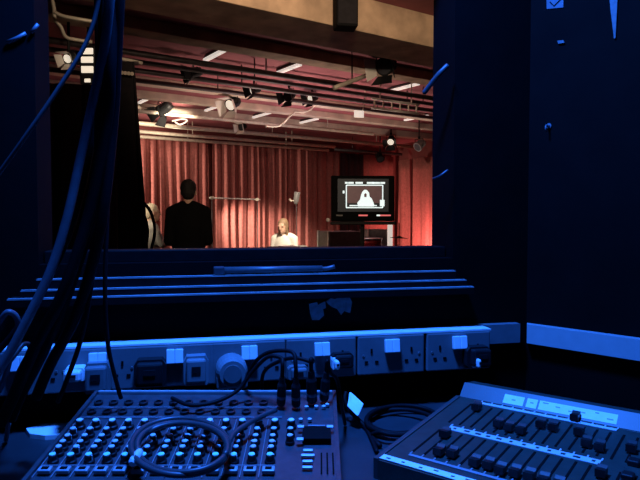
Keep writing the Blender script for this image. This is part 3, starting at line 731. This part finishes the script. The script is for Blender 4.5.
# cable trunking
zt = CAM.z - .2425
tk = MB(); s0 = -1.1; sE = (wall(520, 328, -.02) - BO).dot(BW)
tk.prism([B(s0, -.0008, zt - .042), B(sE, -.0008, zt - .042), B(sE, -.021, zt - .042), B(s0, -.021, zt - .042)], (0, 0, .042))
tk.mi = 1
tk.prism([B(s0, -.0008, zt - .0035), B(wall_s(490, -.05), -.0008, zt - .0035), B(wall_s(490, -.05), -.0605, zt - .0035), B(s0, -.0605, zt - .0035)], (0, 0, .0035))  # white lid puts the light on the trunking's top into the colour
struct(tk.build('trim_10', [M['plate'], M['rocker']]))
def rpt(d, off, z): return C0 + RD * d + RN * off + Vector((0, 0, z))
struct(MB().prism([rpt(.002, .001, zt - .044), rpt(1.9, .001, zt - .044), rpt(1.9, .022, zt - .044), rpt(.012, .022, zt - .044)], (0, 0, .042)).build('trim_11', M['trunk']))

# double sockets: one built, the rest copied
ZS0, ZS1 = CAM.z - .327, CAM.z - .247
bounds = [-17, 59, 137, 212, 285, 356, 424, 490]
sb = [wall_s(p, -.055, 352) for p in bounds]
Wd = .1465
def make_socket(label):
    t = thing('double_socket', label, 'wall socket', (0, 0, 0), A_B, 'double sockets along the trunking')
    h = ZS1 - ZS0
    MB().box((0, .0165, h / 2), (Wd - .004, .031, h - .002), None, .002).build('back_box', M['plate'], t)
    MB().box((0, -.003, h / 2), (Wd - .003, .008, h), None, .003).build('face_plate', M['plate'], t)
    for sx in (-1, 1):
        MB().box((sx * .0078, -.011, h * .74), (.0153, .011, .027), Matrix.Rotation(-.16, 3, 'X'), .0015).build('rocker_switch', M['rocker'], t)
        mb = MB(); x = sx * .043
        mb.box((x, -.0074, h * .62), (.004, .002, .009)); mb.box((x - .011, -.0074, h * .34), (.007, .002, .004)); mb.box((x + .011, -.0074, h * .34), (.007, .002, .004))
        o = mb.build('outlet', M['slot'], t)
    for sx in (-1, 1): MB().lathe([(.003, 0), (.0025, .0012), (0, .0014)], (sx * .060, -.0068, h * .5), (0, -1, 0), 10).build('screw', M['steel'], t)
    return t
slabels = ['double socket at far left, crossed by hanging cables', 'double socket above the left end of the mixer with a pale plug',
           'double socket holding a dark adapter and a pale square plug', 'double socket with a large round pale adapter plugged in',
           'double socket above the mixer connectors with a pale plug on its right', 'empty double socket with bare outlets, second from right end',
           'double socket at the right end of the row with a dark plug']
sk0 = None
for i, lb in enumerate(slabels):
    pos = B((sb[i] + sb[i + 1]) / 2, -.055, ZS0)
    if sk0 is None: sk0 = make_socket(lb); sk0.location = pos
    else: dup(sk0, pos, None, lb)
# plugs
def plug(px, py, wd, hh, m, label, shape='square', dep=.034, cab=None, capm=None):
    p = wall(px, py, -.0625); t = thing('plug', label, 'plug', p - Vector((0, 0, hh / 2)), A_B)
    if shape == 'round':
        mb = MB(); mb.lathe([(wd / 2, 0), (wd / 2, dep * .55), (wd / 2 * .93, dep * .8), (wd / 2 * .8, dep)], (0, 0, hh / 2), (0, -1, 0), 28); mb.box((0, -dep * .4, hh * .2), (wd * .98, dep * .8, hh * .4), None, .004)
        mb.build('body', M[m], t)
        MB().lathe([(wd * .28, 0), (wd * .28, .003)], (0, -dep, hh / 2), (0, -1, 0), 24).build('centre_disc', M['plate'], t)
    else:
        mb = MB(); mb.prism([(-wd / 2, 0, .12 * hh), (-wd * .42, 0, 0), (wd * .42, 0, 0), (wd / 2, 0, .12 * hh), (wd / 2, 0, hh * .8), (wd * .38, 0, hh), (-wd * .38, 0, hh), (-wd / 2, 0, hh * .8)], (0, -dep * .55, 0))
        mb.build('base', M[m], t)
        MB().box((0, -dep * .77, hh * .55), (wd * .78, dep * .46, hh * .78), None, .004).build('body', M[capm or m], t)
        MB().box((0, -dep * 1.02, hh * .62), (wd * .36, .002, hh * .2)).build('fuse_cover', M['dark_plastic'], t)
    if cab:
        q = [Vector((0, -dep * .5, .002)), Vector((0, -dep * .6, -.02))] + [RB.inverted() @ (Vector(c) - t.location) for c in cab]
        MB().tube(smooth_path(q, 6), .0034, 8).build('flex', M['cable'], t, True)
    return t
plug(474, 355, .052, .044, 'dark_plastic', 'dark plug with pale edge in the socket at the right end', dep=.04, capm='dark_plastic')
plug(469, 359, .010, .024, 'rocker', 'small pale adapter beside the dark plug at the right end', dep=.05)
plug(341, 359, .044, .030, 'dark_plastic', 'dark plug right of the connectors on the mixer', dep=.03)
plug(332.5, 361, .012, .022, 'rocker', 'small pale adapter beside the plug near the tag', dep=.045)
plug(231, 368, .060, .062, 'white_plastic', 'large round pale adapter plugged in above the mixer', 'round', .045)
plug(196, 368, .046, .056, 'white_plastic', 'pale square plug left of the round adapter', 'square', .04)
plug(151, 370, .058, .050, 'dark_plastic', 'wide dark adapter left of the pale square plug', 'square', .045)
plug(99, 375, .046, .056, 'plate', 'grey adapter plugged in above the left end of mixer', 'square', .045)
plug(77, 371, .036, .024, 'rocker', 'small pale plug behind the thin hanging cables', 'square', .05)
plug(297, 371, .040, .026, 'plate', 'grey plug behind the black connectors on the mixer', 'square', .03)

# ------------------------------------------------------------------ mixing desk
XL, XR, YBk, YFr = -.388, .0275, 1.021, .60
def mz(Y): return CAM.z - (.321 - (Y - .93) * .163)
SLOPE = math.atan(.163)
def mplane(px, py, h=0.0):                                # pixel -> point on the mixer's top, h above it
    n = Vector((0, -math.sin(SLOPE), math.cos(SLOPE))); p0 = Vector((0, .93, mz(.93))) + n * h
    d = ray(px, py); return CAM + d * ((p0 - CAM).dot(n) / d.dot(n))
MO = Vector(((XL + XR) / 2, (YBk + YFr) / 2, ZD))
mx = thing('mixing_desk', 'grey audio mixing desk with rows of pale knobs on the worktop', 'mixer', MO)
def ml(p): return Vector(p) - MO
prof = [Vector((XL + .006, YBk, ZD + .004)), Vector((XL + .006, YBk, mz(YBk) - .002)), Vector((XL + .006, YFr, mz(YFr) - .002)), Vector((XL + .006, YFr, ZD + .004))]
MB().prism([ml(p) for p in prof], (XR - XL - .012, 0, 0)).build('chassis', M['mixer'], mx)
for x in (XL, XR - .006):
    q = [Vector((x, YBk + .004, ZD)), Vector((x, YBk + .004, mz(YBk) + .004)), Vector((x, YFr - .004, mz(YFr) + .004)), Vector((x, YFr - .004, ZD))]
    MB().prism([ml(p) for p in q], (.006, 0, 0)).build('side_cheek', M['mixer'], mx)
MB().box(ml(((XL + XR) / 2, YBk + .002, mz(YBk) + .001)), (XR - XL - .012, .006, .006), None, .0015).build('rear_lip', M['mixer_edge'], mx)
ROT = Euler((SLOPE, 0, 0))                               # tips the part's z axis to the panel's normal
def yrow(py): return mplane(200, py).y
def on(X, Y, h=0.0): n = Vector((0, -math.sin(SLOPE), math.cos(SLOPE))); return ml(Vector((X, Y, mz(Y))) + n * h)
def knob(capm, k=1.0):
    o = MB().lathe([(.0078 * k, 0), (.0074 * k, .003), (.006 * k, .0042), (.0055 * k, .011), (.0046 * k, .0118), (0, .0118)], seg=14).build('knob', M['knob'], mx)
    c = MB().lathe([(.0046 * k, .0118), (.0044 * k, .0128), (0, .013)], seg=14).build('cap', M[capm], o)
    MB().box((0, .0052 * k, .0075), (.0016, .0014, .008)).build('pointer', M['cap_white'], o)
    return o
rows = [(422.5, 'cap_white', 1.05), (431, 'cap_grey', .9), (438, 'cap_grey', .9), (444, 'cap_grey', .9), (449.5, 'cap_grey', .9), (457.5, 'cap_green', 1.0)]
cols = [-.3677 + .0249 * i for i in range(14)]
for ri, (py, cm, k) in enumerate(rows):
    first = None
    Y = yrow(py + 4.5)
    for ci, X in enumerate(cols):
        if ci == 13 and ri > 2: continue
        a = random.uniform(-2.2, 2.2)
        R = (ROT.to_matrix() @ rotz(a)).to_euler()
        if first is None: first = knob(cm, k); first.location = on(X, Y); first.rotation_euler = R
        else: inst(first, mx, on(X, Y), R)
# buttons under the knobs, jack sockets along the back, printed lines
b0 = None
for X in cols[:13]:
    Y = yrow(472)
    if b0 is None:
        b0 = MB().box((0, 0, .003), (.017, .012, .006), None, .0012).build('mute_button', M['mixer_edge'], mx)
        MB().box((0, 0, .0064), (.009, .006, .0008)).build('button_mark', M['slot'], b0)
        b0.location = on(X, Y); b0.rotation_euler = ROT
    else: inst(b0, mx, on(X, Y), ROT)
j0 = None
for rr, py in enumerate((403, 412)):
    for X in cols[:12]:
        Y = yrow(py)
        if j0 is None:
            j0 = MB().lathe([(.0075, 0), (.0075, .0025), (.0045, .003), (.0042, .0005), (0, .0005)], seg=14).build('jack_socket', M['knob'], mx)
            j0.location = on(X, Y); j0.rotation_euler = ROT
        else: inst(j0, mx, on(X, Y), ROT)
def strip(x0, x1, py, wd, m, name, h=.0004):
    Y = yrow(py); MB().box((0, 0, 0), (x1 - x0, wd, .0008)).build(name, M[m], mx, loc=on((x0 + x1) / 2, Y, h)).rotation_euler = ROT
strip(-.380, -.06, 417.5, .0016, 'print', 'printed_line')
strip(-.380, -.06, 407.5, .0012, 'print', 'printed_line')
strip(-.380, -.06, 465.5, .0012, 'print', 'printed_line')
for i, X in enumerate(cols[:13]):
    Y0, Y1 = yrow(419), yrow(478)
    MB().box((0, 0, 0), (.0008, Y0 - Y1, .0006)).build('channel_line', M['print'], mx, loc=on(X - .01245, (Y0 + Y1) / 2, .0003)).rotation_euler = ROT
# master section on the right
Ym = yrow(437)
d0 = MB().box((0, 0, .004), (.042, .036, .008), None, .001).build('display', M['slot'], mx, loc=on(-.005, Ym)); d0.rotation_euler = ROT
for x, y in ((-.024, .017), (.020, .017), (-.024, -.019)):
    MB().box((x, y, .0072), (.010, .007, .003), None, .0008).build('corner_mark', M['cap_grey'], d0)
MB().box((0, .018, .0085), (.026, .003, .001)).build('title_line', M['print'], d0)
for py in (452, 457, 463, 469):
    o = MB().box((0, 0, .002), (.014 if py != 457 else .019, .0052, .004), None, .001).build('small_button', M['cap_grey'], mx, loc=on(-.017, yrow(py))); o.rotation_euler = ROT
for k in range(3):
    o = MB().box((0, 0, .0003), (.0022, .05, .0008)).build('fader_slot', M['slot'], mx, loc=on(.002 + .008 * k, yrow(463))); o.rotation_euler = ROT
for x, py in ((-.036, 408), (-.022, 408.5), (-.006, 408), (.006, 408), (.012, 406), (-.03, 421), (-.016, 421)):
    o = MB().lathe([(.0035, 0), (.0032, .004), (0, .0042)], seg=10).build('trim_screw', M['cap_grey'], mx, loc=on(x, yrow(py))); o.rotation_euler = ROT

# connectors standing in the mixer's rear sockets, each with its cord
def jack(px, py, lean, path, label, m='cable', L=.05, r=.0075):
    p = mplane(px, py, .0032); t = thing('jack_cable', label, 'cable', p, 0, 'black cables plugged into the mixer')
    n = Vector((lean, -math.sin(SLOPE), math.cos(SLOPE))).normalized()
    MB().lathe([(r * .8, 0), (r, .004), (r, L * .7), (r * .7, L * .8), (r * .6, L)], (0, 0, 0), n, 14).build('connector', M['dark_plastic'], t, False)
    MB().lathe([(r * 1.02, .012), (r * 1.06, .014), (r * 1.02, .017)], (0, 0, 0), n, 14).build('ring', M['cable_light'], t)
    q = [n * (L - .004), n * (L + .02)] + [Vector(c) - p for c in path]
    MB().tube(smooth_path(q, 8), .0034, 8).build('cord', M[m], t, True)
    return t
jack(281, 405, .05, [at(281, 358, .97), at(268, 357, .98), at(252, 372, .99), at(238, 390, .985), mplane(215, 402, .012), mplane(190, 405, .012), mplane(172, 398, .012)], 'black connector with cord sagging left along the mixer rear')
jack(296, 406, .0, [at(292, 352, .97), at(270, 352, .99), at(255, 362, 1.0), at(246, 380, 1.02), at(238, 396, 1.04), at(230, 404, 1.045)], 'black connector with cord arching over behind the mixer')
jack(312, 402, -.02, [at(312, 362, .99), at(296, 358, 1.0), at(280, 361, 1.02), at(264, 372, 1.04), at(262, 395, 1.05), at(266, 418, 1.05)], 'black connector with cord making the lowest arch', L=.055, r=.009)
jack(324, 400, .08, [at(330, 372, .99), at(337, 380, 1.02), at(341, 402, 1.04), onz(345, 424, ZD + .005)], 'black connector nearest the tag, cord falling right', L=.05, r=.008)

# coiled cable lying on the mixer
def loops(cx, cy, rx, ry, n, plane, h, seed, jit=2.0, ph0=0.0, ph1=None, grow=0):
    out = []; rnd = random.Random(seed); tot = n * 2 * PI if ph1 is None else ph1
    N = int(tot / .26)
    for i in range(N + 1):
        a = ph0 + tot * i / N; k = i / N
        j = math.sin(a * .5 + seed) * jit + grow * k
        out.append(plane(cx + (rx + j) * math.cos(a), cy + (ry + j * .6) * math.sin(a) + 1.2 * math.sin(a * .7 + seed), h + .004 * math.sin(a * 1.3 + seed) + .006 * k))
    return out
lp = loops(181, 447, 47, 26, 2.6, mplane, .024, 3, 3.0, 2.9)
t = thing('coiled_cable', 'black cable coiled in a ring on top of the mixer knobs', 'cable', lp[0])
q = [p - lp[0] for p in lp]
q += [mplane(232, 436, .024) - lp[0], mplane(246, 425, .022) - lp[0], mplane(262, 416, .02) - lp[0], mplane(276, 410, .02) - lp[0]]
MB().tube(smooth_path(q, 3), .0042, 8).build('cord', M['cable_mid'], t, True)
e = mplane(133, 456, .03) - lp[0]
MB().lathe([(.004, 0), (.006, .003), (.0065, .018), (.0045, .026)], e + Vector((.002, -.012, -.006)), (.15, 1, .3), 12).build('end_connector', M['cap_grey'], t)
t['label'] = 'black cable coiled in a ring on top of the mixer knobs, with pale end'

# ------------------------------------------------------------------ lighting console
GZ = CAM.z - .37
G0 = Vector((.0836, .895, 0)); AC = math.radians(-37.5)
EX = Vector((math.cos(AC), math.sin(AC), 0)); EY = Vector((-math.sin(AC), math.cos(AC), 0))
DD = .2926; RISE = .025; TI = math.atan(RISE / DD); CWID = .56
CN = (Vector((0, 0, 1)) * math.cos(TI) - EY * math.sin(TI))
def cdeck(px, py, h=0.0):
    p0 = G0 + Vector((0, 0, GZ)) + CN * h; d = ray(px, py); k = (p0 - CAM).dot(CN) / d.dot(CN); p = CAM + d * k - G0
    return p.dot(EX), p.dot(EY)
def conx(px, yl):
    u = (px - 320) / F; b = G0 + EY * yl; return (u * b.y - b.x) / (EX.x - u * EX.y)
con = thing('lighting_console', 'grey lighting console with two rows of faders and white label strips', 'console', (G0.x, G0.y, ZD), AC)
gz = GZ - ZD
def dk(x, y, h=0.0): return Vector((x, y, gz + RISE * y / DD)) + Vector((0, -math.sin(TI), math.cos(TI))) * h
CR = Euler((TI, 0, 0))
body = [(0, 0, 0), (0, 0, gz - .0), (0, DD, gz + RISE), (0, DD + .024, gz + RISE + .022), (0, DD + .065, gz + RISE + .016), (0, DD + .075, 0)]
MB().prism([Vector(p) + Vector((.004, 0, 0)) for p in body], (CWID, 0, 0)).build('chassis', M['console'], con)
MB().prism([Vector(p) + Vector((.004, 0, 0)) for p in ((0, DD + .001, gz + RISE + .0005), (0, DD + .0235, gz + RISE + .0225), (0, DD + .0225, gz + RISE + .0235), (0, DD, gz + RISE + .0015))], (CWID, 0, 0)).build('rear_panel', M['console_rim'], con)
MB().prism([(-.003, 0, 0), (-.003, 0, gz + .002), (-.003, DD, gz + RISE + .002), (-.003, DD, 0)], (.008, 0, 0)).build('side_rail', M['console_rim'], con)
# front tape strip
o = MB().box((0, 0, 0), (.30, .014, .001)).build('front_tape', M['cap_white'], con, loc=dk(.155, .004 + .007, .0016)); o.rotation_euler = CR
mb = MB()
for i in range(11): mb.box((-.135 + .025 * i + random.uniform(-.003, .003), random.uniform(-.002, .002), .0008), (random.uniform(.003, .008), .003, .0004))
mb.build('pen_mark', M['console'], o)
# printed scale strips
def scale(x0, x1, y, wd, ticks, m, nm, lab=True):
    o = MB().box((0, 0, 0), (x1 - x0, wd, .0012)).build(nm, M[m], con, loc=dk((x0 + x1) / 2, y, .0008)); o.rotation_euler = CR
    mb = MB(); n = ticks
    for i in range(n + 1):
        x = -(x1 - x0) / 2 + (x1 - x0) * i / n
        mb.box((x, wd / 2 + .004, 0), (.0022, .008, .001))
    mb.build('tick_marks', M[m], o)
    if lab:
        mb = MB()
        for i in range(n):
            x = -(x1 - x0) / 2 + (x1 - x0) * (i + .5) / n
            mb.box((x + random.uniform(-.003, .003), 0, .0009), (random.uniform(.004, .011), wd * .35, .0004))
        mb.build('pen_mark', M['console'], o)
    return o
xa, ya = cdeck(449, 428); xb, yb = cdeck(600, 464); y1 = ya; PIT = (xb - xa) / 12
scale(xa, xb, y1, .015, 12, 'cap_grey', 'scale_strip')
xc, yc = cdeck(409, 455)
scale(xc, xc + PIT * 14, yc, .006, 14, 'print', 'scale_strip', False)
xd_, yd_ = cdeck(479, 404.5); xe = conx(621, DD - .012)
scale(xd_, xe, DD - .010, .008, 12, 'cap_grey', 'scale_strip', False)
# white paper labels on the sloping rear panel
RT = math.atan2(.022, .024)
def plabel(pa, pb, hh, nm='paper_label'):
    x0, x1 = conx(pa, DD + .014), conx(pb, DD + .014)
    o = MB().box((0, 0, 0), (x1 - x0, hh, .0008)).build(nm, M['paper'], con, loc=Vector(((x0 + x1) / 2, DD + .0113, gz + RISE + .0123))); o.rotation_euler = Euler((RT, 0, 0))
    mb = MB(); n = max(1, int((x1 - x0) / .02))
    for i in range(n):
        mb.box((-(x1 - x0) / 2 + (i + .5) * (x1 - x0) / n, random.uniform(-.2, .2) * hh, .0006), (random.uniform(.005, .010), .002, .0004))
    mb.build('pen_mark', M['print'], o)
plabel(507, 527, .023); plabel(530, 540.5, .023); plabel(542.5, 622, .023)
# faders
sx_ = [xa + PIT * (i + .5) for i in range(-1, 16)]
fs = None
rowA = (y1 + .02, DD - .022); rowB = (yc + .012, y1 - .013)
for (ya_, yb_) in (rowA, rowB):
    fs = None
    for x in sx_:
        if x < .02 or x > CWID - .03: continue
        if fs is None:
            fs = MB().box((0, 0, 0), (.0035, yb_ - ya_, .0012)).build('fader_slot', M['slot'], con); fs.location = dk(x, (ya_ + yb_) / 2, .0003); fs.rotation_euler = CR
        else: inst(fs, con, dk(x, (ya_ + yb_) / 2, .0003), CR)
kn = None; used = set()
kpos = [(473, 403), (497, 420), (505, 423), (513, 425), (538, 420), (551, 423), (566, 412), (574, 427), (586, 439), (599, 443), (625, 443),
        (440, 429), (437, 447), (450, 449), (470, 457), (481, 459), (489, 463), (505, 466), (518, 469), (545, 477), (606, 470), (560, 481), (585, 485)]
for px, py in kpos:
    x, y = cdeck(px, py + 2, .008)
    xs = min(sx_, key=lambda s: abs(s - x)) if sx_[0] - .01 < x < sx_[-1] + .01 else x
    while (round(xs, 3), y > y1) in used: xs += PIT
    used.add((round(xs, 3), y > y1))
    if y < .02 or xs > CWID - .01: continue
    if kn is None:
        kn = MB().prism([(-.0065, -.010, .002), (-.0065, -.009, .013), (-.0065, -.003, .0105), (-.0065, .003, .0105), (-.0065, .009, .013), (-.0065, .010, .002)], (.013, 0, 0)).build('fader_knob', M['knob'], con)
        MB().box((0, 0, .0015), (.003, .006, .003)).build('stem', M['slot'], kn)
        kn.location = dk(xs, y, .0012); kn.rotation_euler = CR
    else: inst(kn, con, dk(xs, y, .0012), CR)
for px, py in ((634, 462), (628, 476)):
    x, y = cdeck(px, py, .004)
    o = MB().box((0, 0, .004), (.016, .016, .008), None, .002).build('button', M['knob'], con, loc=dk(x, y, .0006)); o.rotation_euler = CR

# ------------------------------------------------------------------ things lying on the worktop
def dpl(px, py, h): return onz(px, py, ZD + h)
cl = loops(402, 421, 35, 13, 3.2, dpl, .010, 5, 2.5, 1.0)
t = thing('coiled_cable', 'black cable coiled on the worktop beside the lighting console', 'cable', cl[0])
MB().tube(smooth_path([p - cl[0] for p in cl] + [dpl(372, 436, .006) - cl[0], dpl(380, 446, .006) - cl[0]], 3), .0042, 8).build('cord', M['cable'], t, True)
tp = onz(352, 421, ZD + .003)
t = thing('tagged_cable', 'cable end with pale paper tag standing between mixer and console', 'cable', tp)
pth = [at(346, 392, 1.16) - tp, at(345, 400, 1.15) - tp, at(350, 411, 1.14) - tp, at(358, 419, 1.12) - tp, onz(366, 428, ZD + .005) - tp, onz(372, 440, ZD + .005) - tp, onz(377, 452, ZD + .005) - tp]
MB().tube(smooth_path(pth, 6), .0038, 8).build('cord', M['cable'], t, True)
tg = [at(349.5, 392.5, 1.165), at(351, 394, 1.165), at(362, 404, 1.13), at(357, 415.5, 1.10), at(347.5, 406, 1.115)]
MB().prism([p - tp for p in tg], (.003, .0025, 0)).build('paper_tag', M['paper'], t)
# folded white sheet to the left of the mixer
pts = [onz(26, 432.5, ZD), onz(44, 427.5, ZD), onz(74, 427, ZD), onz(80, 431, ZD), onz(70, 438.5, ZD), onz(45, 440, ZD), onz(30, 438, ZD)]
c = sum(pts, Vector()) / len(pts)
tag(MB().prism([p - c + Vector((0, 0, .0)) for p in pts], (0, 0, .008)).build('folded_paper', M['paper'], None, False, False, (c.x, c.y, ZD)), 'folded pale paper lying on the worktop left of the mixer', 'paper')

# rod lying along the window ledge
p0, p1 = wall(222, 270, -.0105), wall(322, 267, -.0105)
p0.z = p1.z = z1 + .0085
t = thing('metal_rod', 'grey rod with a clamp lying along the window ledge', 'rod', (p0.x, p0.y, z1))
o0 = t.location
MB().tube([p0 - o0, p1 - o0], [.0075, .0065], 12).build('shaft', M['rod_grey'], t, True)
MB().box(p0 - o0 - BW * .006, (.022, .018, .0168), RB, .003).build('clamp', M['cable_mid'], t)
MB().tube(smooth_path([p1 - o0 - BW * .01, p1 - o0 + BW * .01, p1 - o0 + BW * .027 + Vector((0, 0, .004))], 4), .0045, 8).build('bent_tip', M['rod_grey'], t, True)
# torn tape on the wall under the ledge
def scrap(pix, label, name='torn_tape', m='tape', fn=None, off=.0012):
    fn = fn or (lambda x, y: wall(x, y, -.0006))
    q = [fn(x, y) for x, y in pix]; nn = (q[1] - q[0]).cross(q[2] - q[0]).normalized()
    if nn.dot(CAM - q[0]) < 0: nn = -nn
    return tag(MB().prism(q, nn * off).build(name, M[m]), label, 'tape')
scrap([(309, 304), (317, 302), (318, 305), (325, 301), (326, 308), (323, 309), (324, 315), (319, 320), (312, 320), (310, 313)], 'left torn piece of grey tape on the dark wall below the ledge')
scrap([(326, 301), (331, 298), (335, 299), (340, 297), (349, 296), (352, 302), (350, 313), (344, 311), (341, 315), (337, 309), (332, 307), (328, 304)], 'right torn piece of grey tape on the dark wall below the ledge')

# right wall: notice, hanging strip, clip, hook
def rwall(px, py, off=.0008):
    p0 = C0 + RN * off; d = ray(px, py); return CAM + d * ((p0 - CAM).dot(RN) / d.dot(RN))
def rpoly(pix): return [rwall(x, y) for x, y in pix]
t = thing('notice', 'pale paper notice with a tick, top of the right wall', 'notice', rwall(555, 8))
o0 = t.location
MB().prism([p - o0 for p in rpoly([(546, -22), (564, -24), (563.5, 7.5), (547, 9)])], RN * .0012).build('sheet', M['cable_light'], t)
MB().tube([rwall(550, 2, .0026) - o0, rwall(554, 6, .0026) - o0, rwall(562, -2, .0026) - o0], .0012, 6).build('tick', M['side_wall'], t)
tag(MB().prism(rpoly([(608, -25), (619, -25), (617.5, 8), (616, 38), (614.5, 39), (611, 10)]), RN * .003).build('hanging_strip', M['tape']), 'narrow tapering strip of tape hanging on the right wall', 'tape')
tag(MB().prism(rpoly([(558, 41), (564, 40.5), (565, 43), (559, 44)]), RN * .004).build('tape_scrap', M['tape']), 'tiny scrap of tape on the right wall below the notice', 'tape')
t = thing('wall_hook', 'small metal hook screwed into the right wall', 'hook', rwall(549, 126))
o0 = t.location
MB().lathe([(.006, 0), (.006, .002), (.003, .0026), (.003, .008)], RN * .0, RN, 10).build('rose', M['cable_light'], t)
MB().tube(smooth_path([RN * .006, RN * .014, RN * .017 + Vector((0, 0, -.008)), RN * .012 + Vector((0, 0, -.013))], 5), .0018, 6).build('hook', M['cable_light'], t, True)
# straps on the right jamb
def jam(px, py, t_): return wall(px, py, t_)
pj = [jam(424, 93, .03), jam(431, 84, .012), jam(439, 74, -.008), jam(448, 65, -.016)]
tag(MB().tube(smooth_path(pj, 5), [.0055] * 16, 8).build('cable_strap', M['rod_grey'], None, True), 'blue-lit strap sticking out over the right edge of the window', 'strap')
pj = [jam(433, 179, .01), jam(440, 176, -.01), jam(448, 170, -.014)]
tag(MB().tube(smooth_path(pj, 5), .003, 8).build('cable_strap', M['cable_mid'], None, True), 'short strap low on the right edge of the window', 'strap')
# clips on the wall at the upper left
t = thing('cable_clip', 'pale cable clip on the dark wall at the upper left', 'clip', wall(24, 36, -.004))
o0 = t.location
MB().tube([wall(7, 42, -.005) - o0, wall(17, 38, -.006) - o0, wall(26, 33, -.005) - o0], .0035, 8).build('band', M['cable_light'], t, True)
MB().tube([wall(31, 33, -.005) - o0, wall(38, 24, -.005) - o0], .0035, 8).build('band', M['cable_light'], t, True)

# ------------------------------------------------------------------ hanging cables at the left
def hang(pix, r, m, label, group='hanging cables on the left', seg=10):
    pts = [at(x, y, Y) for x, y, Y in pix]
    # carried up to the booth ceiling
    p = pts[0].copy(); p.z = ZC - .002
    up = [p.lerp(pts[0], k / 12) for k in range(12)]
    return cable('hanging_cable', up + pts, r, m, label, 8, 'cable', group, seg)
hang([(113, -40, .86), (110, 0, .86), (104, 50, .87), (92, 105, .88), (80, 160, .88), (66, 222, .87), (50, 272, .86), (31, 312, .85), (10, 352, .84), (-14, 390, .83), (-40, 430, .82)], .0066, M['cable_light'], 'thickest pale cable curving down to the lower left corner')
hang([(100, -30, .84), (97, 8, .84), (85, 45, .83), (60, 86, .81), (30, 130, .79), (0, 172, .78), (-40, 225, .77)], .0030, M['cable_mid'], 'thin cable slanting across the upper left to the left edge')
hang([(103, -40, .89), (101, 0, .89), (99, 60, .90), (97, 120, .91), (96, 200, .92), (93, 270, .92), (82, 335, .93), (66, 382, .96), (58, 402, .99)], .0038, M['cable'], 'thin dark cable falling straight down to the pale small plug')
hang([(119, -40, .90), (117, 0, .90), (114, 60, .91), (110, 130, .92), (107, 220, .93), (105, 290, .93), (108, 345, .94), (118, 388, .955), (121, 398, .965)], .0034, M['cable'], 'thin dark cable falling in front of the grey adapter')
hang([(107, -40, .90), (106, 0, .90), (105, 70, .90), (103, 130, .91), (92, 210, .91), (72, 280, .90), (46, 345, .90), (22, 392, .90), (10, 420, .90)], .0085, M['cable'], 'thick dark cable next to the thickest pale one')
hang([(115, -40, .88), (114, 0, .88), (110, 70, .88), (107, 120, .89), (90, 210, .89), (64, 290, .88), (36, 345, .88), (14, 395, .88), (0, 425, .88)], .0085, M['cable'], 'thick dark cable in the middle of the hanging bundle')
hang([(121, -40, .88), (119, 0, .88), (116, 60, .89), (112, 130, .90), (100, 230, .90), (78, 310, .92), (50, 365, .94), (36, 398, .95)], .0085, M['cable'], 'thick dark cable at the right side of the hanging bundle')
hang([(98, -40, .92), (97, 0, .92), (98, 60, .92), (94, 130, .92), (74, 220, .90), (46, 285, .88), (16, 330, .86), (-12, 362, .85)], .0045, M['cable'], 'dark cable at the left side of the hanging bundle')
cable('floor_cable', [at(-30, 345, .84), at(-4, 325, .84), at(8, 312, .84), at(18, 322, .85), at(12, 350, .86), at(2, 385, .87), at(-20, 420, .88)], .0042, M['cable_light'], 'short pale cable arching in the lower left corner', 8, group='hanging cables on the left')
cable('floor_cable', [at(-30, 400, .88), at(0, 372, .9), at(14, 356, .92), at(24, 344, .94), at(30, 350, .95), at(16, 380, .96), onz(6, 440, ZD + .005)], .004, M['cable_mid'], 'short dark cable arching below the pale one in the lower left corner', 8, group='hanging cables on the left')
